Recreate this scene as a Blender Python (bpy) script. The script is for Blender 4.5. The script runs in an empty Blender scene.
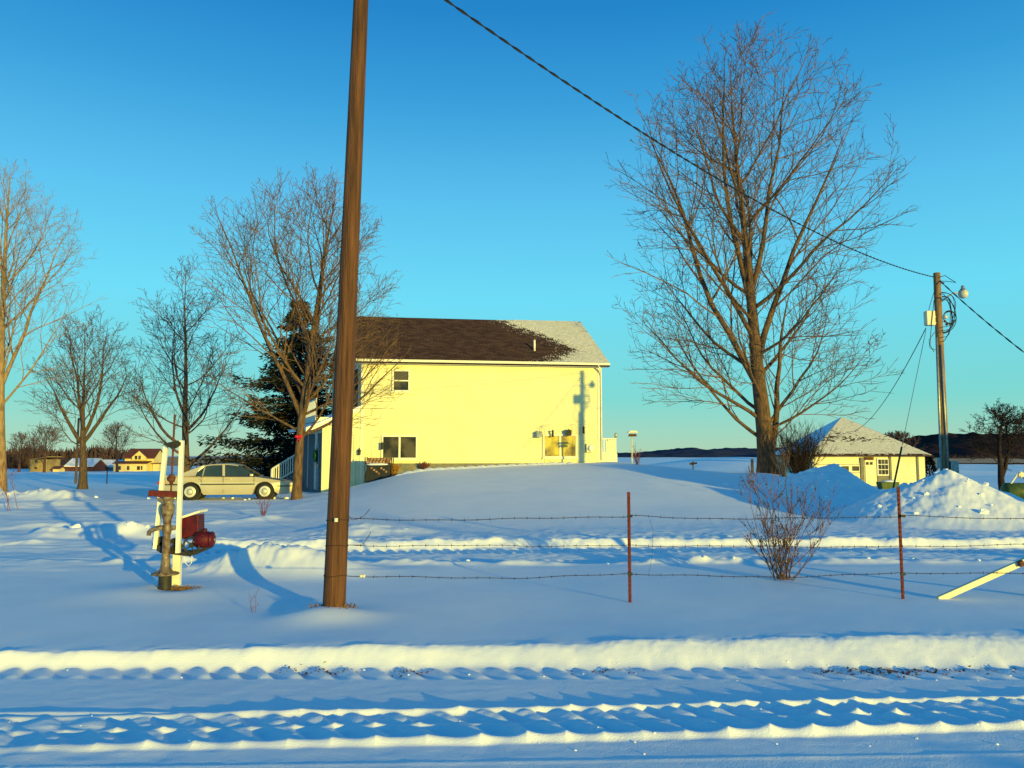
import bpy, math, random
import numpy as np
from mathutils import Vector, Matrix
R = math.radians
scene = bpy.context.scene
COL = scene.collection
# ------------------------------------------------------------------ camera
F = 800.0; TH = math.atan(71/800.0); CH = 1.7
def P(px, py, Y):
    """world point seen at pixel (px,py) at depth Y"""
    dx = px-512; dy = F*math.cos(TH)-(384-py)*math.sin(TH); dz = F*math.sin(TH)+(384-py)*math.cos(TH)
    return Vector((dx/dy*Y, Y, CH+dz/dy*Y))
cd = bpy.data.cameras.new('camera'); cam = bpy.data.objects.new('camera', cd); COL.objects.link(cam)
cam.location = (0, 0, CH); cam.rotation_euler = (math.pi/2+TH, 0, 0)
cd.sensor_width = 36; cd.lens = 36*F/1024; cd.clip_start = .05; cd.clip_end = 9000
scene.camera = cam
# ------------------------------------------------------------------ light
SUN_TAN = .672; SUN_EL = R(4.9)
az = math.atan(SUN_TAN)                     # sun comes from behind, right: travels (-sin az, cos az)
sd = Vector((-math.sin(az)*math.cos(SUN_EL), math.cos(az)*math.cos(SUN_EL), -math.sin(SUN_EL)))
ld = bpy.data.lights.new('sun', 'SUN'); lo = bpy.data.objects.new('sun', ld); COL.objects.link(lo)
lo.rotation_euler = sd.to_track_quat('-Z', 'Y').to_euler(); ld.energy = 5.0; ld.angle = R(.53); ld.color = (1, .80, .10)
w = bpy.data.worlds.new('World'); scene.world = w; w.use_nodes = True
nt = w.node_tree; bg = nt.nodes['Background']
sky = nt.nodes.new('ShaderNodeTexSky'); sky.sky_type = 'NISHITA'; sky.sun_disc = False
sky.sun_elevation = SUN_EL; sky.sun_rotation = math.pi-az
sky.air_density = 1.0; sky.dust_density = 0.3; sky.ozone_density = 3.0
tc = nt.nodes.new('ShaderNodeTexCoord'); sx = nt.nodes.new('ShaderNodeSeparateXYZ'); nt.links.new(tc.outputs['Generated'], sx.inputs[0])
rp = nt.nodes.new('ShaderNodeValToRGB'); nt.links.new(sx.outputs['Z'], rp.inputs[0])
els = rp.color_ramp.elements
SKYRAMP = [(0.0, (.44, .72, .52)), (.068, (.20, .74, .70)), (.19, (.155, .78, 1.0)), (.31, (.10, .57, .93)), (.415, (.032, .37, .77)), (.50, (.008, .25, .65)), (1.0, (.004, .12, .42))]
els[0].position, els[0].color = SKYRAMP[0][0], (*SKYRAMP[0][1], 1)
els[1].position, els[1].color = SKYRAMP[-1][0], (*SKYRAMP[-1][1], 1)
for p_, c_ in SKYRAMP[1:-1]:
    e = els.new(p_); e.color = (*c_, 1)
mx = nt.nodes.new('ShaderNodeMix'); mx.data_type = 'RGBA'; mx.inputs[0].default_value = .80
sc_ = nt.nodes.new('ShaderNodeVectorMath'); sc_.operation = 'SCALE'; sc_.inputs['Scale'].default_value = 7.0
nt.links.new(rp.outputs[0], sc_.inputs[0])
nt.links.new(sky.outputs[0], mx.inputs['A']); nt.links.new(sc_.outputs[0], mx.inputs['B'])
nt.links.new(mx.outputs['Result'], bg.inputs[0]); bg.inputs[1].default_value = .136
vs = scene.view_settings; vs.view_transform = 'Standard'; vs.look = 'None'; vs.exposure = .14; vs.gamma = 1

# ------------------------------------------------------------------ materials
def mat(name, col, rough=.8, col2=None, scale=6, bump=0, bscale=None, metal=0, stretch=(1,1,1), spec=.3, fac=(.35,.65)):
    m = bpy.data.materials.new(name); m.use_nodes = True; n = m.node_tree.nodes; l = m.node_tree.links
    b = n['Principled BSDF']; b.inputs['Roughness'].default_value = rough; b.inputs['Metallic'].default_value = metal
    b.inputs['Specular IOR Level'].default_value = spec
    t = n.new('ShaderNodeTexCoord'); mp = n.new('ShaderNodeMapping'); mp.inputs['Scale'].default_value = stretch
    l.new(t.outputs['Object'], mp.inputs[0])
    no = n.new('ShaderNodeTexNoise'); no.inputs['Scale'].default_value = scale; no.inputs['Detail'].default_value = 5
    l.new(mp.outputs[0], no.inputs['Vector'])
    r = n.new('ShaderNodeValToRGB'); l.new(no.outputs['Fac'], r.inputs[0])
    c2 = col2 if col2 else tuple(c*.8 for c in col)
    r.color_ramp.elements[0].position = fac[0]; r.color_ramp.elements[1].position = fac[1]
    r.color_ramp.elements[0].color = (*c2, 1); r.color_ramp.elements[1].color = (*col, 1)
    l.new(r.outputs[0], b.inputs['Base Color'])
    if bump:
        nb = n.new('ShaderNodeTexNoise'); nb.inputs['Scale'].default_value = bscale or scale*3; nb.inputs['Detail'].default_value = 4
        l.new(mp.outputs[0], nb.inputs['Vector'])
        bp = n.new('ShaderNodeBump'); bp.inputs['Strength'].default_value = bump; bp.inputs['Distance'].default_value = .02
        l.new(nb.outputs['Fac'], bp.inputs['Height']); l.new(bp.outputs[0], b.inputs['Normal'])
    return m
M = {}
M['snow'] = mat('snow', (.86,.86,.87), .6, (.81,.82,.84), 1.5, .22, 80)
M['dustsnow'] = mat('thin_dusted_snow', (.66,.63,.57), .8, (.50,.47,.42), 5, .3, 20, stretch=(1,1,2.5))
M['snowrough'] = mat('rough_snow', (.86,.86,.87), .6, (.80,.81,.83), 3, .8, 14)
M['polewood'] = mat('weathered_pole_wood', (.155,.063,.027), .85, (.045,.020,.011), 9, .9, 30, stretch=(3,3,.16), fac=(.28,.72))
M['graypole'] = mat('grey_pole_wood', (.34,.19,.08), .85, (.15,.09,.045), 7, .5, 24, stretch=(3,3,.3))
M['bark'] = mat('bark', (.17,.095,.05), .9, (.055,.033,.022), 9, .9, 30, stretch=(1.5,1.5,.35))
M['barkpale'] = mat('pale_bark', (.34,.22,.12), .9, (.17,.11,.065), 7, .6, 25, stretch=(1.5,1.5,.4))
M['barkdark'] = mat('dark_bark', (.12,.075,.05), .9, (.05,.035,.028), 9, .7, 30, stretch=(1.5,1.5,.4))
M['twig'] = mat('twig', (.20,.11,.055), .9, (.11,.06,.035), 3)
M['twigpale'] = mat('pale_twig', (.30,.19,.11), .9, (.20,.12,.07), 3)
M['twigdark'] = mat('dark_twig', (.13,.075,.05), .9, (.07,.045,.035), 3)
M['needle'] = mat('spruce_needles', (.007,.014,.010), .9, (.004,.007,.006), 2)  # near black: the shade on the spruce is put into the colour
M['white'] = mat('white_paint', (.80,.78,.70), .6, (.70,.67,.58), 5, .1)
M['cream'] = mat('cream_paint', (.78,.70,.48), .6, (.70,.62,.40), 4, .1)
M['trim'] = mat('trim_paint', (.80,.76,.62), .5, (.74,.70,.56), 4)
M['glass'] = mat('dark_glass', (.085,.070,.040), .10, (.020,.018,.012), 1.6, spec=.4, fac=(.42,.6))  # mottling paints in faint curtains and reflections
M['goldglass'] = mat('gold_reflection_glass', (.62,.48,.04), .10, (.16,.11,.015), 1.6, spec=.8, fac=(.38,.62))  # golden reflection painted into the pane colour
M['steel'] = mat('galvanised_steel', (.42,.42,.38), .45, (.28,.28,.26), 12, metal=.7)
M['iron'] = mat('dark_iron', (.035,.032,.03), .6, (.018,.016,.016), 14, .3)
M['rust'] = mat('rusty_iron', (.16,.05,.03), .8, (.07,.03,.02), 18, .5)
M['pumpiron'] = mat('old_pump_iron', (.26,.21,.15), .55, (.10,.05,.03), 16, .5, metal=.3)
M['red'] = mat('red_paint', (.10,.003,.008), .5, (.04,.002,.005), 9, .15)
M['redpost'] = mat('red_post_paint', (.15,.018,.013), .75, (.07,.012,.01), 22, .3)
M['wire'] = mat('rusty_wire', (.05,.03,.025), .8, (.03,.02,.018), 20, spec=.1)
M['cable'] = mat('black_cable', (.015,.015,.018), .6, (.01,.01,.012), 5)
M['ceramic'] = mat('insulator', (.75,.70,.55), .3, (.6,.55,.4), 5)
M['sideshade'] = mat('entry_side_shade', (.10,.12,.15), .7, (.07,.09,.12), 3)  # shade of the entry side wall as a colour
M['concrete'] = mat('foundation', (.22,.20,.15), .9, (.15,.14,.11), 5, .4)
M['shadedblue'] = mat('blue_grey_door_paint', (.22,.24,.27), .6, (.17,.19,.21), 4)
M['grass'] = mat('dry_grass', (.22,.12,.05), .9, (.12,.06,.03), 10)
M['goldshrub'] = mat('golden_dry_leaves', (.45,.22,.03), .9, (.25,.11,.02), 10)
M['redshrub'] = mat('reddish_twigs', (.22,.06,.04), .9, (.12,.04,.03), 10)
M['shrubbrown'] = mat('brown_shrub_twigs', (.17,.085,.045), .9, (.08,.04,.025), 10)
M['blacktwig'] = mat('blackish_bark', (.04,.026,.022), .95, (.02,.014,.013), 8, spec=.1)
M['farwood'] = mat('far_wood_twigs', (.11,.055,.04), .95, (.06,.035,.03), .1)
M['field'] = M['snow']
M['green'] = mat('green_paint', (.055,.10,.02), .5, (.035,.06,.015), 6)
M['bow'] = mat('red_ribbon', (.6,.01,.03), .5, (.45,.01,.02), 6)
M['wreath'] = mat('wreath_green', (.02,.16,.05), .7, (.01,.07,.02), 20)
M['firelog'] = mat('log_ends', (.42,.26,.15), .8, (.16,.06,.04), 9)
M['tyre'] = mat('tyre_rubber', (.02,.02,.02), .8, (.014,.014,.014), 9)
M['farcream'] = mat('far_house_paint', (.74,.58,.26), .7, (.66,.50,.21), 1)
M['farroof'] = mat('far_roof', (.13,.04,.03), .8, (.09,.03,.025), 1)
M['lamp'] = mat('lamp_refractor', (.6,.58,.48), .25, (.5,.48,.4), 4)
M['tar'] = mat('dark_tarp', (.02,.02,.022), .6, (.012,.012,.013), 4, .4)

def siding_mat(name, col, col2):
    m = mat(name, col, .55, col2, 1.2)
    n = m.node_tree.nodes; l = m.node_tree.links
    t = n.new('ShaderNodeTexCoord'); s = n.new('ShaderNodeSeparateXYZ'); l.new(t.outputs['Object'], s.inputs[0])
    a = n.new('ShaderNodeMath'); a.operation = 'MULTIPLY'; a.inputs[1].default_value = 1/.115; l.new(s.outputs['Z'], a.inputs[0])
    f = n.new('ShaderNodeMath'); f.operation = 'FRACT'; l.new(a.outputs[0], f.inputs[0])
    bp = n.new('ShaderNodeBump'); bp.inputs['Strength'].default_value = 1; bp.inputs['Distance'].default_value = .022; bp.invert = True
    l.new(f.outputs[0], bp.inputs['Height']); l.new(bp.outputs[0], n['Principled BSDF'].inputs['Normal'])
    return m
M['siding'] = siding_mat('vinyl_siding', (.80,.74,.42), (.76,.70,.38))
M['gsiding'] = siding_mat('garage_siding', (.80,.72,.46), (.72,.64,.40))
def shingle_mat():
    m = bpy.data.materials.new('asphalt_shingles'); m.use_nodes = True; n = m.node_tree.nodes; l = m.node_tree.links
    b = n['Principled BSDF']; b.inputs['Roughness'].default_value = .9; b.inputs['Specular IOR Level'].default_value = .1
    u = n.new('ShaderNodeUVMap')
    br = n.new('ShaderNodeTexBrick'); br.inputs['Scale'].default_value = 1; br.inputs['Brick Width'].default_value = .34; br.inputs['Row Height'].default_value = .14
    br.inputs['Mortar Size'].default_value = .008; br.inputs['Color1'].default_value = (.085,.048,.036,1); br.inputs['Color2'].default_value = (.040,.022,.019,1); br.inputs['Mortar'].default_value = (.02,.01,.01,1)
    br.inputs['Bias'].default_value = 0; l.new(u.outputs[0], br.inputs['Vector'])
    no = n.new('ShaderNodeTexNoise'); no.inputs['Scale'].default_value = 9; l.new(u.outputs[0], no.inputs['Vector'])
    mi = n.new('ShaderNodeMix'); mi.data_type = 'RGBA'; mi.blend_type = 'MULTIPLY'; mi.inputs[0].default_value = .6
    l.new(br.outputs[0], mi.inputs['A']); l.new(no.outputs['Fac'], mi.inputs['B'])
    g = n.new('ShaderNodeVectorMath'); g.operation = 'SCALE'; g.inputs['Scale'].default_value = 1.5; l.new(mi.outputs['Result'], g.inputs[0])
    l.new(g.outputs[0], b.inputs['Base Color'])
    return m
M['shingle'] = shingle_mat()
def car_mat():
    m = mat('champagne_car_paint', (.60,.51,.33), .28, (.56,.47,.30), 2, metal=.35, spec=.5)
    m.node_tree.nodes['Principled BSDF'].inputs['Coat Weight'].default_value = .4
    return m
M['car'] = car_mat()
M['carglass'] = mat('tinted_car_glass', (.03,.05,.055), .08, (.02,.035,.04), 2, spec=.6)
M['hub'] = mat('hubcap', (.62,.60,.52), .4, (.55,.52,.45), 10, metal=.3)
M['tail'] = mat('tail_lamp_red', (.5,.02,.01), .2, (.4,.015,.01), 10)
M['headlamp'] = mat('headlamp_lens', (.6,.6,.55), .15, (.5,.5,.46), 10)
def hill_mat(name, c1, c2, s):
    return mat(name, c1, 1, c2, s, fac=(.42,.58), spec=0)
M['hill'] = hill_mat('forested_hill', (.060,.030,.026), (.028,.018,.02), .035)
M['hillmid'] = hill_mat('forested_far_hill', (.075,.075,.10), (.045,.048,.07), .03)  # bluish distance haze is put into the hill colour

# ------------------------------------------------------------------ mesh builder
class MB:
    def __init__(s): s.v = []; s.f = []; s.uv = None; s.parts = []
    def add(s, vs, fs):
        s.parts.append((len(s.v), len(s.f)))
        o = len(s.v); s.v.extend([tuple(p) for p in vs]); s.f.extend([tuple(i+o for i in f) for f in fs])
    def box(s, c, d, rot=None):
        x, y, z = d[0]/2, d[1]/2, d[2]/2
        vs = [Vector((a*x, b*y, e*z)) for e in (-1,1) for b in (-1,1) for a in (-1,1)]
        if rot is not None: vs = [rot @ p for p in vs]
        c = Vector(c); vs = [p+c for p in vs]
        s.add(vs, [(0,2,3,1),(4,5,7,6),(0,1,5,4),(2,6,7,3),(0,4,6,2),(1,3,7,5)]); return s
    def hexa(s, b, t):   # bottom 4, top 4 (ccw)
        s.add(list(b)+list(t), [(3,2,1,0),(4,5,6,7),(0,1,5,4),(1,2,6,5),(2,3,7,6),(3,0,4,7)]); return s
    def prism(s, poly, d):  # polygon points (3D) extruded by vector d
        n = len(poly); d = Vector(d); a = [Vector(p) for p in poly]; b = [p+d for p in a]
        s.add(a+b, [tuple(range(n-1,-1,-1)), tuple(range(n,2*n))]+[(i,(i+1)%n,n+(i+1)%n,n+i) for i in range(n)]); return s
    def tube(s, pts, rad, n=8, cap=True, closed=False):
        pts = [Vector(p) for p in pts]; k = len(pts)
        if not hasattr(rad, '__len__'): rad = [rad]*k
        d = (pts[1]-pts[0]).normalized()
        ref = Vector((0,0,1)) if abs(d.z) < .9 else Vector((1,0,0))
        u = d.cross(ref).normalized(); vs = []
        for i, p in enumerate(pts):
            if i == 0: t = pts[1]-pts[0]
            elif i == k-1: t = pts[-1]-pts[-2]
            else: t = pts[i+1]-pts[i-1]
            if t.length < 1e-9: t = d
            t = t.normalized(); u = (u-t*u.dot(t))
            if u.length < 1e-6: u = t.orthogonal()
            u.normalize(); v = t.cross(u)
            for j in range(n):
                a = 2*math.pi*j/n; vs.append(p+(u*math.cos(a)+v*math.sin(a))*rad[i])
        fs = [(i*n+j, i*n+(j+1)%n, (i+1)*n+(j+1)%n, (i+1)*n+j) for i in range(k-1) for j in range(n)]
        if cap: fs += [tuple(range(n-1,-1,-1)), tuple(range((k-1)*n, k*n))]
        s.add(vs, fs); return s
    def thin(s, pts, rad, n=3):
        k = len(pts); d = pts[-1]-pts[0]
        if d.length < 1e-6: return s
        d.normalize(); u = d.orthogonal().normalized(); v = d.cross(u); o = len(s.v)
        cs = [(u*math.cos(6.2832*j/n)+v*math.sin(6.2832*j/n)) for j in range(n)]
        for p, r in zip(pts, rad):
            for c in cs: s.v.append((p.x+c.x*r, p.y+c.y*r, p.z+c.z*r))
        for i in range(k-1):
            a = o+i*n
            for j in range(n): j2 = (j+1)%n; s.f.append((a+j, a+j2, a+n+j2, a+n+j))
        return s
    def lathe(s, c, prof, n=20, axis='Z'):
        c = Vector(c); vs = []
        for r, h in prof:
            for j in range(n):
                a = 2*math.pi*j/n; x, y = r*math.cos(a), r*math.sin(a)
                vs.append(c+{'Z': Vector((x,y,h)), 'Y': Vector((x,h,y)), 'X': Vector((h,x,y))}[axis])
        k = len(prof)
        fs = [(i*n+j, i*n+(j+1)%n, (i+1)*n+(j+1)%n, (i+1)*n+j) for i in range(k-1) for j in range(n)]
        fs += [tuple(range(n-1,-1,-1)), tuple(range((k-1)*n, k*n))]
        s.add(vs, fs); return s
    def blob(s, c, r, seed=0, n=10, m=7, amp=.2):
        rnd = random.Random(seed); c = Vector(c)
        if not hasattr(r, '__len__'): r = (r, r, r)
        vs = [c+Vector((0,0,-r[2]))]
        for i in range(1, m):
            a = math.pi*i/m
            for j in range(n):
                b = 2*math.pi*j/n; q = 1+rnd.uniform(-amp, amp)
                vs.append(c+Vector((math.sin(a)*math.cos(b)*r[0]*q, math.sin(a)*math.sin(b)*r[1]*q, -math.cos(a)*r[2]*q)))
        vs.append(c+Vector((0,0,r[2]))); L = len(vs)-1
        fs = [(0, 1+(j+1)%n, 1+j) for j in range(n)]
        for i in range(m-2):
            for j in range(n): a = 1+i*n; fs.append((a+j, a+(j+1)%n, a+n+(j+1)%n, a+n+j))
        a = 1+(m-2)*n; fs += [(a+j, a+(j+1)%n, L) for j in range(n)]
        s.add(vs, fs); return s

def origin(o):
    v = Vector((0,0,0))
    while o is not None: v += o.location; o = o.parent
    return v
def obj(name, mb, m, parent=None, smooth=False, off=None, bevel=0):
    me = bpy.data.meshes.new(name)
    o0 = origin(parent) if parent is not None else (Vector(off) if off is not None else Vector((0,0,0)))
    arr = [(v[0]-o0[0], v[1]-o0[1], v[2]-o0[2]) for v in mb.v]
    me.from_pydata(arr, [], mb.f)
    if mb.uv is not None:
        ul = me.uv_layers.new(name='UVMap')
        for p in me.polygons:
            for li in p.loop_indices: ul.data[li].uv = mb.uv[me.loops[li].vertex_index]
    mm = M[m] if isinstance(m, str) else m
    me.materials.append(mm)
    if smooth:
        me.polygons.foreach_set('use_smooth', [True]*len(me.polygons))
    o = bpy.data.objects.new(name, me); COL.objects.link(o)
    if parent is not None: o.parent = parent
    elif off is not None: o.location = off
    if bevel:
        b = o.modifiers.new('bevel', 'BEVEL'); b.width = bevel; b.segments = 2; b.limit_method = 'ANGLE'
    return o
def objs(name, mb, m, parent, smooth=False, bevel=0):
    ps = mb.parts+[(len(mb.v), len(mb.f))]; out = []
    for (v0, f0), (v1, f1) in zip(ps[:-1], ps[1:]):
        q = MB(); q.v = mb.v[v0:v1]; q.f = [tuple(i-v0 for i in f) for f in mb.f[f0:f1]]; out.append(obj(name, q, m, parent, smooth, bevel=bevel))
    return out
def tag(o, label, cat, group=None):
    o['label'] = label; o['category'] = cat
    if group: o['group'] = group
    return o
def thing(name, label, cat, loc, group=None):
    o = bpy.data.objects.new(name, None); COL.objects.link(o); o.location = loc; o.empty_display_size = .2
    return tag(o, label, cat, group)

# ------------------------------------------------------------------ noise + terrain
def _h(i, j, s):
    v = (i.astype(np.int64)*374761393 + j.astype(np.int64)*668265263 + s*974634777) & 0x7fffffff
    v = ((v ^ (v >> 13))*1274126177) & 0x7fffffff
    v = v ^ (v >> 16)
    return (v & 0xffff)/65535.0
def vn(x, y, s=0):
    xi = np.floor(x); yi = np.floor(y); fx = x-xi; fy = y-yi
    fx = fx*fx*(3-2*fx); fy = fy*fy*(3-2*fy)
    a = _h(xi, yi, s); b = _h(xi+1, yi, s); c = _h(xi, yi+1, s); d = _h(xi+1, yi+1, s)
    return (a*(1-fx)+b*fx)*(1-fy)+(c*(1-fx)+d*fx)*fy-.5
def fbm(x, y, s=0, o=3):
    r = 0; a = 1
    for k in range(o): r = r+a*vn(x*2**k, y*2**k, s+k*7); a *= .5
    return r
def ss(a, b, x):
    t = np.clip((x-a)/(b-a), 0, 1); return t*t*(3-2*t)
def gauss(x, y, cx, cy, rx, ry): return np.exp(-((x-cx)/rx)**2-((y-cy)/ry)**2)
def segd(x, y, ax, ay, bx, by):
    dx, dy = bx-ax, by-ay; t = np.clip(((x-ax)*dx+(y-ay)*dy)/(dx*dx+dy*dy), 0, 1)
    return np.hypot(x-ax-t*dx, y-ay-t*dy), t
def bump_abs(u):  # rounded scallops, 0..1
    return np.abs(np.cos(math.pi*u))**1.3
# windrows / ridges: polyline (x,y), half width, height, lumpiness
RIDGES = [
    ([(-28, 31.5), (-21.5, 32.2), (-17, 31.0)], .7, .34, 1.0),
    ([(-27, 26.5), (-19, 25.6), (-14.5, 27.5)], .6, .10, .8),
    ([(-16, 18.0), (-9, 19.5), (-6.0, 21.0)], .35, .08, .8),
    ([(-9.5, 16.8), (-6.8, 17.2)], .40, .20, 1.0),
    ([(-14.5, 14.6), (-9.4, 15.6)], .35, .10, .8),
    ([(-22, 11.5), (-14, 12.0), (-10.5, 13.8)], .5, .10, .7),
]
def pile(x, y, cx, cy, rx, ry, h, p=1.0):
    d = np.sqrt(((x-cx)/rx)**2+((y-cy)/ry)**2)
    return h*np.clip(1-d, 0, 1)**p
FOOT = []
_r = random.Random(5)
for k in range(34):
    t = k/33; q = P(405+t*165, 476-13*t+2*math.sin(t*6), 36.6+1.8*t); FOOT.append((q.x, 34.6+3.6*t+(.12 if k % 2 else -.12)))
def H(x, y):
    x = np.asarray(x, float); y = np.asarray(y, float)
    z = -.0155*np.clip(y-30, 0, 220)+.45*ss(250, 600, y)
    z = z+3.2*gauss(x, y, 46, 165, 26, 45)
    amp = ss(9, 30, np.abs(y)+0*x)
    z = z+fbm(x*.05, y*.05, 3, 2)*.5*ss(50, 110, y)
    z = z+fbm(x*.30, y*.30, 11, 2)*.05+fbm(x*1.5, y*1.5, 12, 3)*.004*(1-ss(26, 60, y))
    # house mound
    left = ss(-9.8, -3.6, x+.10*(y-38)); xr = x+.36*np.clip(38-y, 0, 14); right = 1-.34*ss(4.5, 10.5, x)-.66*ss(11.5, 17, xr)
    zm = 1.19+.035*np.clip(x, -6, 5)
    z = z+zm*ss(18.5, 36.5, y)*left*right*(1-ss(45, 60, y))
    z = z+(.0155*np.clip(y-30, 0, 12))*left*right*(1-ss(45, 60, y))
    # snow piles
    rough = .7*fbm(x*1.5, y*1.5, 31, 2)+.32*fbm(x*6, y*6, 33, 3)
    for cx, cy, rx, ry, h in ((11.0, 27.4, 2.6, 3.0, 1.22), (9.6, 27.2, 2.6, 2.2, .18), (11.15, 20.6, 3.1, 2.8, 1.17), (13.2, 20.4, 2.8, 2.2, .14), (9.9, 20.6, 2.2, 1.8, .20)):
        b = pile(x, y, cx, cy, rx, ry, h, 1.12); z = z+b*(1+.05*rough)+np.clip(b, 0, .3)*.26*rough
    # low mounds close by
    z = z+.34*gauss(x, y, -3.6, 12.0, .95, .42)*(1+.9*rough+.25*fbm(x*7, y*7, 46, 2))+.20*gauss(x, y, -2.9, 11.7, .7, .5)
    z = z+.22*pile(x, y, -3.2, 17.9, 1.6, 1.1, 1)*(1+.8*rough)
    z = z+.10*gauss(x, y, -1.95, 8.5, .45, .4)+.05*gauss(x, y, -4.4, 10.1, .8, .6)-.05*gauss(x, y, -4.22, 10.15, .25, .22)
    for pl, wd, h, lu in RIDGES:
        m = 0
        for (a, b) in zip(pl[:-1], pl[1:]):
            d, t = segd(x, y, *a, *b); m = np.maximum(m, np.exp(-(d/wd)**2))
        z = z+h*m*(1+lu*fbm(x*1.6, y*1.6, 41, 3)*1.4)
    # footprints on the slope
    near = (y > 33) & (y < 40) & (x > -7) & (x < 6)
    if np.any(near):
        xn = x[near]; yn = y[near]; q = 0
        for fx_, fy_ in FOOT: q = q-.12*gauss(xn, yn, fx_, fy_, .18, .22)+.10*gauss(xn, yn, fx_, fy_+.36, .20, .14)
        z[near] += q
    # ---- lane behind the fence (vehicles drove across, banks both sides)
    lf = ss(-7.0, -5.6, x)                                # the lane melts into the drive on the left
    wob = .12*vn(x*.8, x*0+3, 51)+.05*vn(x*3, x*0, 52)
    yb = 15.35+wob+.012*x; yfr = 12.75+wob*.8
    bank = ss(yb, yb+.26, y+.05*vn(x*5, y*5, 49)); fade = np.exp(-np.clip(y-yb-.30, 0, 50)/2.2)
    lump = 1+.7*vn(x*2.1, y*1.2, 53)+.35*vn(x*6, y*5, 50)
    inside = ss(yfr, yfr+.25, y)*(1-bank)
    z = z+lf*(-.065*inside+.085*bank*fade*lump+.03*bank*fade*fbm(x*7, y*7, 48, 2))
    # low windrow on the near side of the lane
    wr = np.exp(-((y-yfr+.05)/.20)**2)*np.clip(.5+1.4*vn(x*.9, x*0+9, 54)+.7*vn(x*3.1, y*3, 55), 0, 1.3)
    z = z+ss(-8.5, -6.5, x)*.095*wr*(1+.8*vn(x*6, y*6, 59))
    tr = 1.5*np.exp(-(np.abs(y-14.98)/.30)**6)+.9*np.exp(-(np.abs(y-13.45)/.28)**6)
    cv = np.sin(2*math.pi*(x/.21+(y-14.75)*2.2+.5*vn(x*.7, x*0, 47)))
    z = z+lf*tr*(.024*cv+.012*vn(x*7,y*7,58)-.018)+lf*inside*.02*fbm(x*5, y*5, 57, 2)
    # drive on the left: ruts heading to the car
    dv = (1-ss(-6.8, -5.0, x))*ss(10.5, 13, y)*(1-ss(30, 34, y))
    z = z+dv*(.030*np.sin((y+.38*x)*2.1+2*vn(x*.2, y*.2, 61))+.035*fbm(x*1.1+y*.4, y*2.6, 62, 3))
    # ---- road in the foreground
    rt = ss(-5, 6, x)
    wx = x+.10*vn(x*1.3, y*.6, 70)
    ph = wx/.245+.30*vn(x*.7, x*0, 71)
    yf = 6.84+.05*vn(x*.5, x*0+2, 72)+.03*vn(x*2.2, x*0+1, 68); yt = yf+.15+.38*rt
    top = .035+.080*rt+.030*vn(x*.8, x*0+3, 73); face = .026*vn(x*3.3, y*3, 74)+.012*vn(x*9, y*9, 69)+.006*vn(x*22, y*22, 67)
    up = ss(yf, yt, y)**(1-.25*rt); back = np.exp(-np.clip(y-yt, 0, 50)/4.5)*(.93+.07*np.exp(-np.clip(y-yt, 0, 50)/.2))
    road = -.07
    z = z+np.where(y < yt, road+(top-road)*up, top*back)+face*up*np.exp(-np.clip(y-yt, 0, 50)/.12)
    onroad = 1-up
    z = z-onroad*(fbm(x*.30, y*.30, 11, 2)*.04)+onroad*np.clip(6.6-y, -.5, 3.2)*.026          # the road is smoother
    # scallops pressed into the foot of the bank and a row of lug prints in front of it
    tz = lambda uu: (np.mod(uu, 1.0))
    saw = lambda uu: np.sin(.5*math.pi*np.minimum(tz(uu)/.66, (1-tz(uu))/.34))**1.3          # skewed ridge, 0..1
    b1 = np.exp(-(np.abs(y-6.70)/.155)**6)
    i1 = np.clip(.75+.9*vn(x*.9, y*0+4, 75), .25, 1.25)
    z = z+b1*i1*(.050*saw(ph+(y-6.7)/.42)**1.2-.030)
    fo = np.exp(-((y-yf-.05)/.09)**2); z = z-.022*fo*rt*(1-saw(ph*.82+.2))
    # double rut, drifting away towards the right
    yc = 5.10+.60*ss(-4.5, 6.5, x)+.06*vn(x*.5, x*0, 76)
    v = y-yc
    mess = .35+.65*ss(-3.0, -.6, x)
    q = wx/.275+.5*vn(x*.5, x*0+5, 77)
    sm = fbm(x*4, y*6, 78, 2)*.010
    def ridge(c, wdt, a, uu, k):
        pk = 1-np.abs(np.sin(math.pi*uu))**.75
        pk = pk*np.clip(.8+1.1*vn(uu*.9, uu*0+c*9, 88), .35, 1.25)
        d_ = v-c+.016*vn(x*9, y*9, 86)+.018*np.abs(np.mod(uu, 1)-.5)
        f = ss(-wdt, -.012, d_)*(1-ss(.0, wdt*(.5+.5*pk), d_))
        return a*f*((1-k)+k*pk)
    z = z+mess*(1+.55*vn(x*1.7, x*0+6, 66)+.3*vn(x*5, x*0+6, 65))*(ridge(-.26, .085, .062, q, .52)+ridge(.06, .06, .040, q*1.02+.3, .85)*np.clip(.35+1.8*(vn(x*.8, x*0+7, 79)+.25), 0, 1.25)+ridge(.37, .055, .040, q*1.05+.6, .5))
    rut = np.exp(-(np.abs(v+.09)/.12)**6)+np.exp(-(np.abs(v-.22)/.12)**6)
    lug = saw(q+(v-.03)*2.1)*np.exp(-(np.abs(v-.03)/.40)**8)
    z = z+rut*(-.024+.040*lug**1.5+.012*fbm(x*7, y*9, 87, 2))*(.45+.55*mess)+sm*np.exp(-(np.abs(v)/.5)**4)*(2.2-1.5*mess)
    z = z+.012*np.exp(-(np.abs(y-5.62-.01*x)/.03)**2)*(1-ss(-2.5, 1, x))+.004*np.exp(-(np.abs(y-4.68-.04*x)/.025)**2)
    d, t = segd(x, y, -6, 5.35, -2.6, 4.35)
    z = z+np.exp(-(d/.16)**6)*(.020*saw(t*40+d*3)-.02)
    # soft blown texture everywhere near
    z = z+(.0008+.002*onroad)*fbm(x*6, y*9, 85, 3)*(1-ss(14, 22, y))
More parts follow.
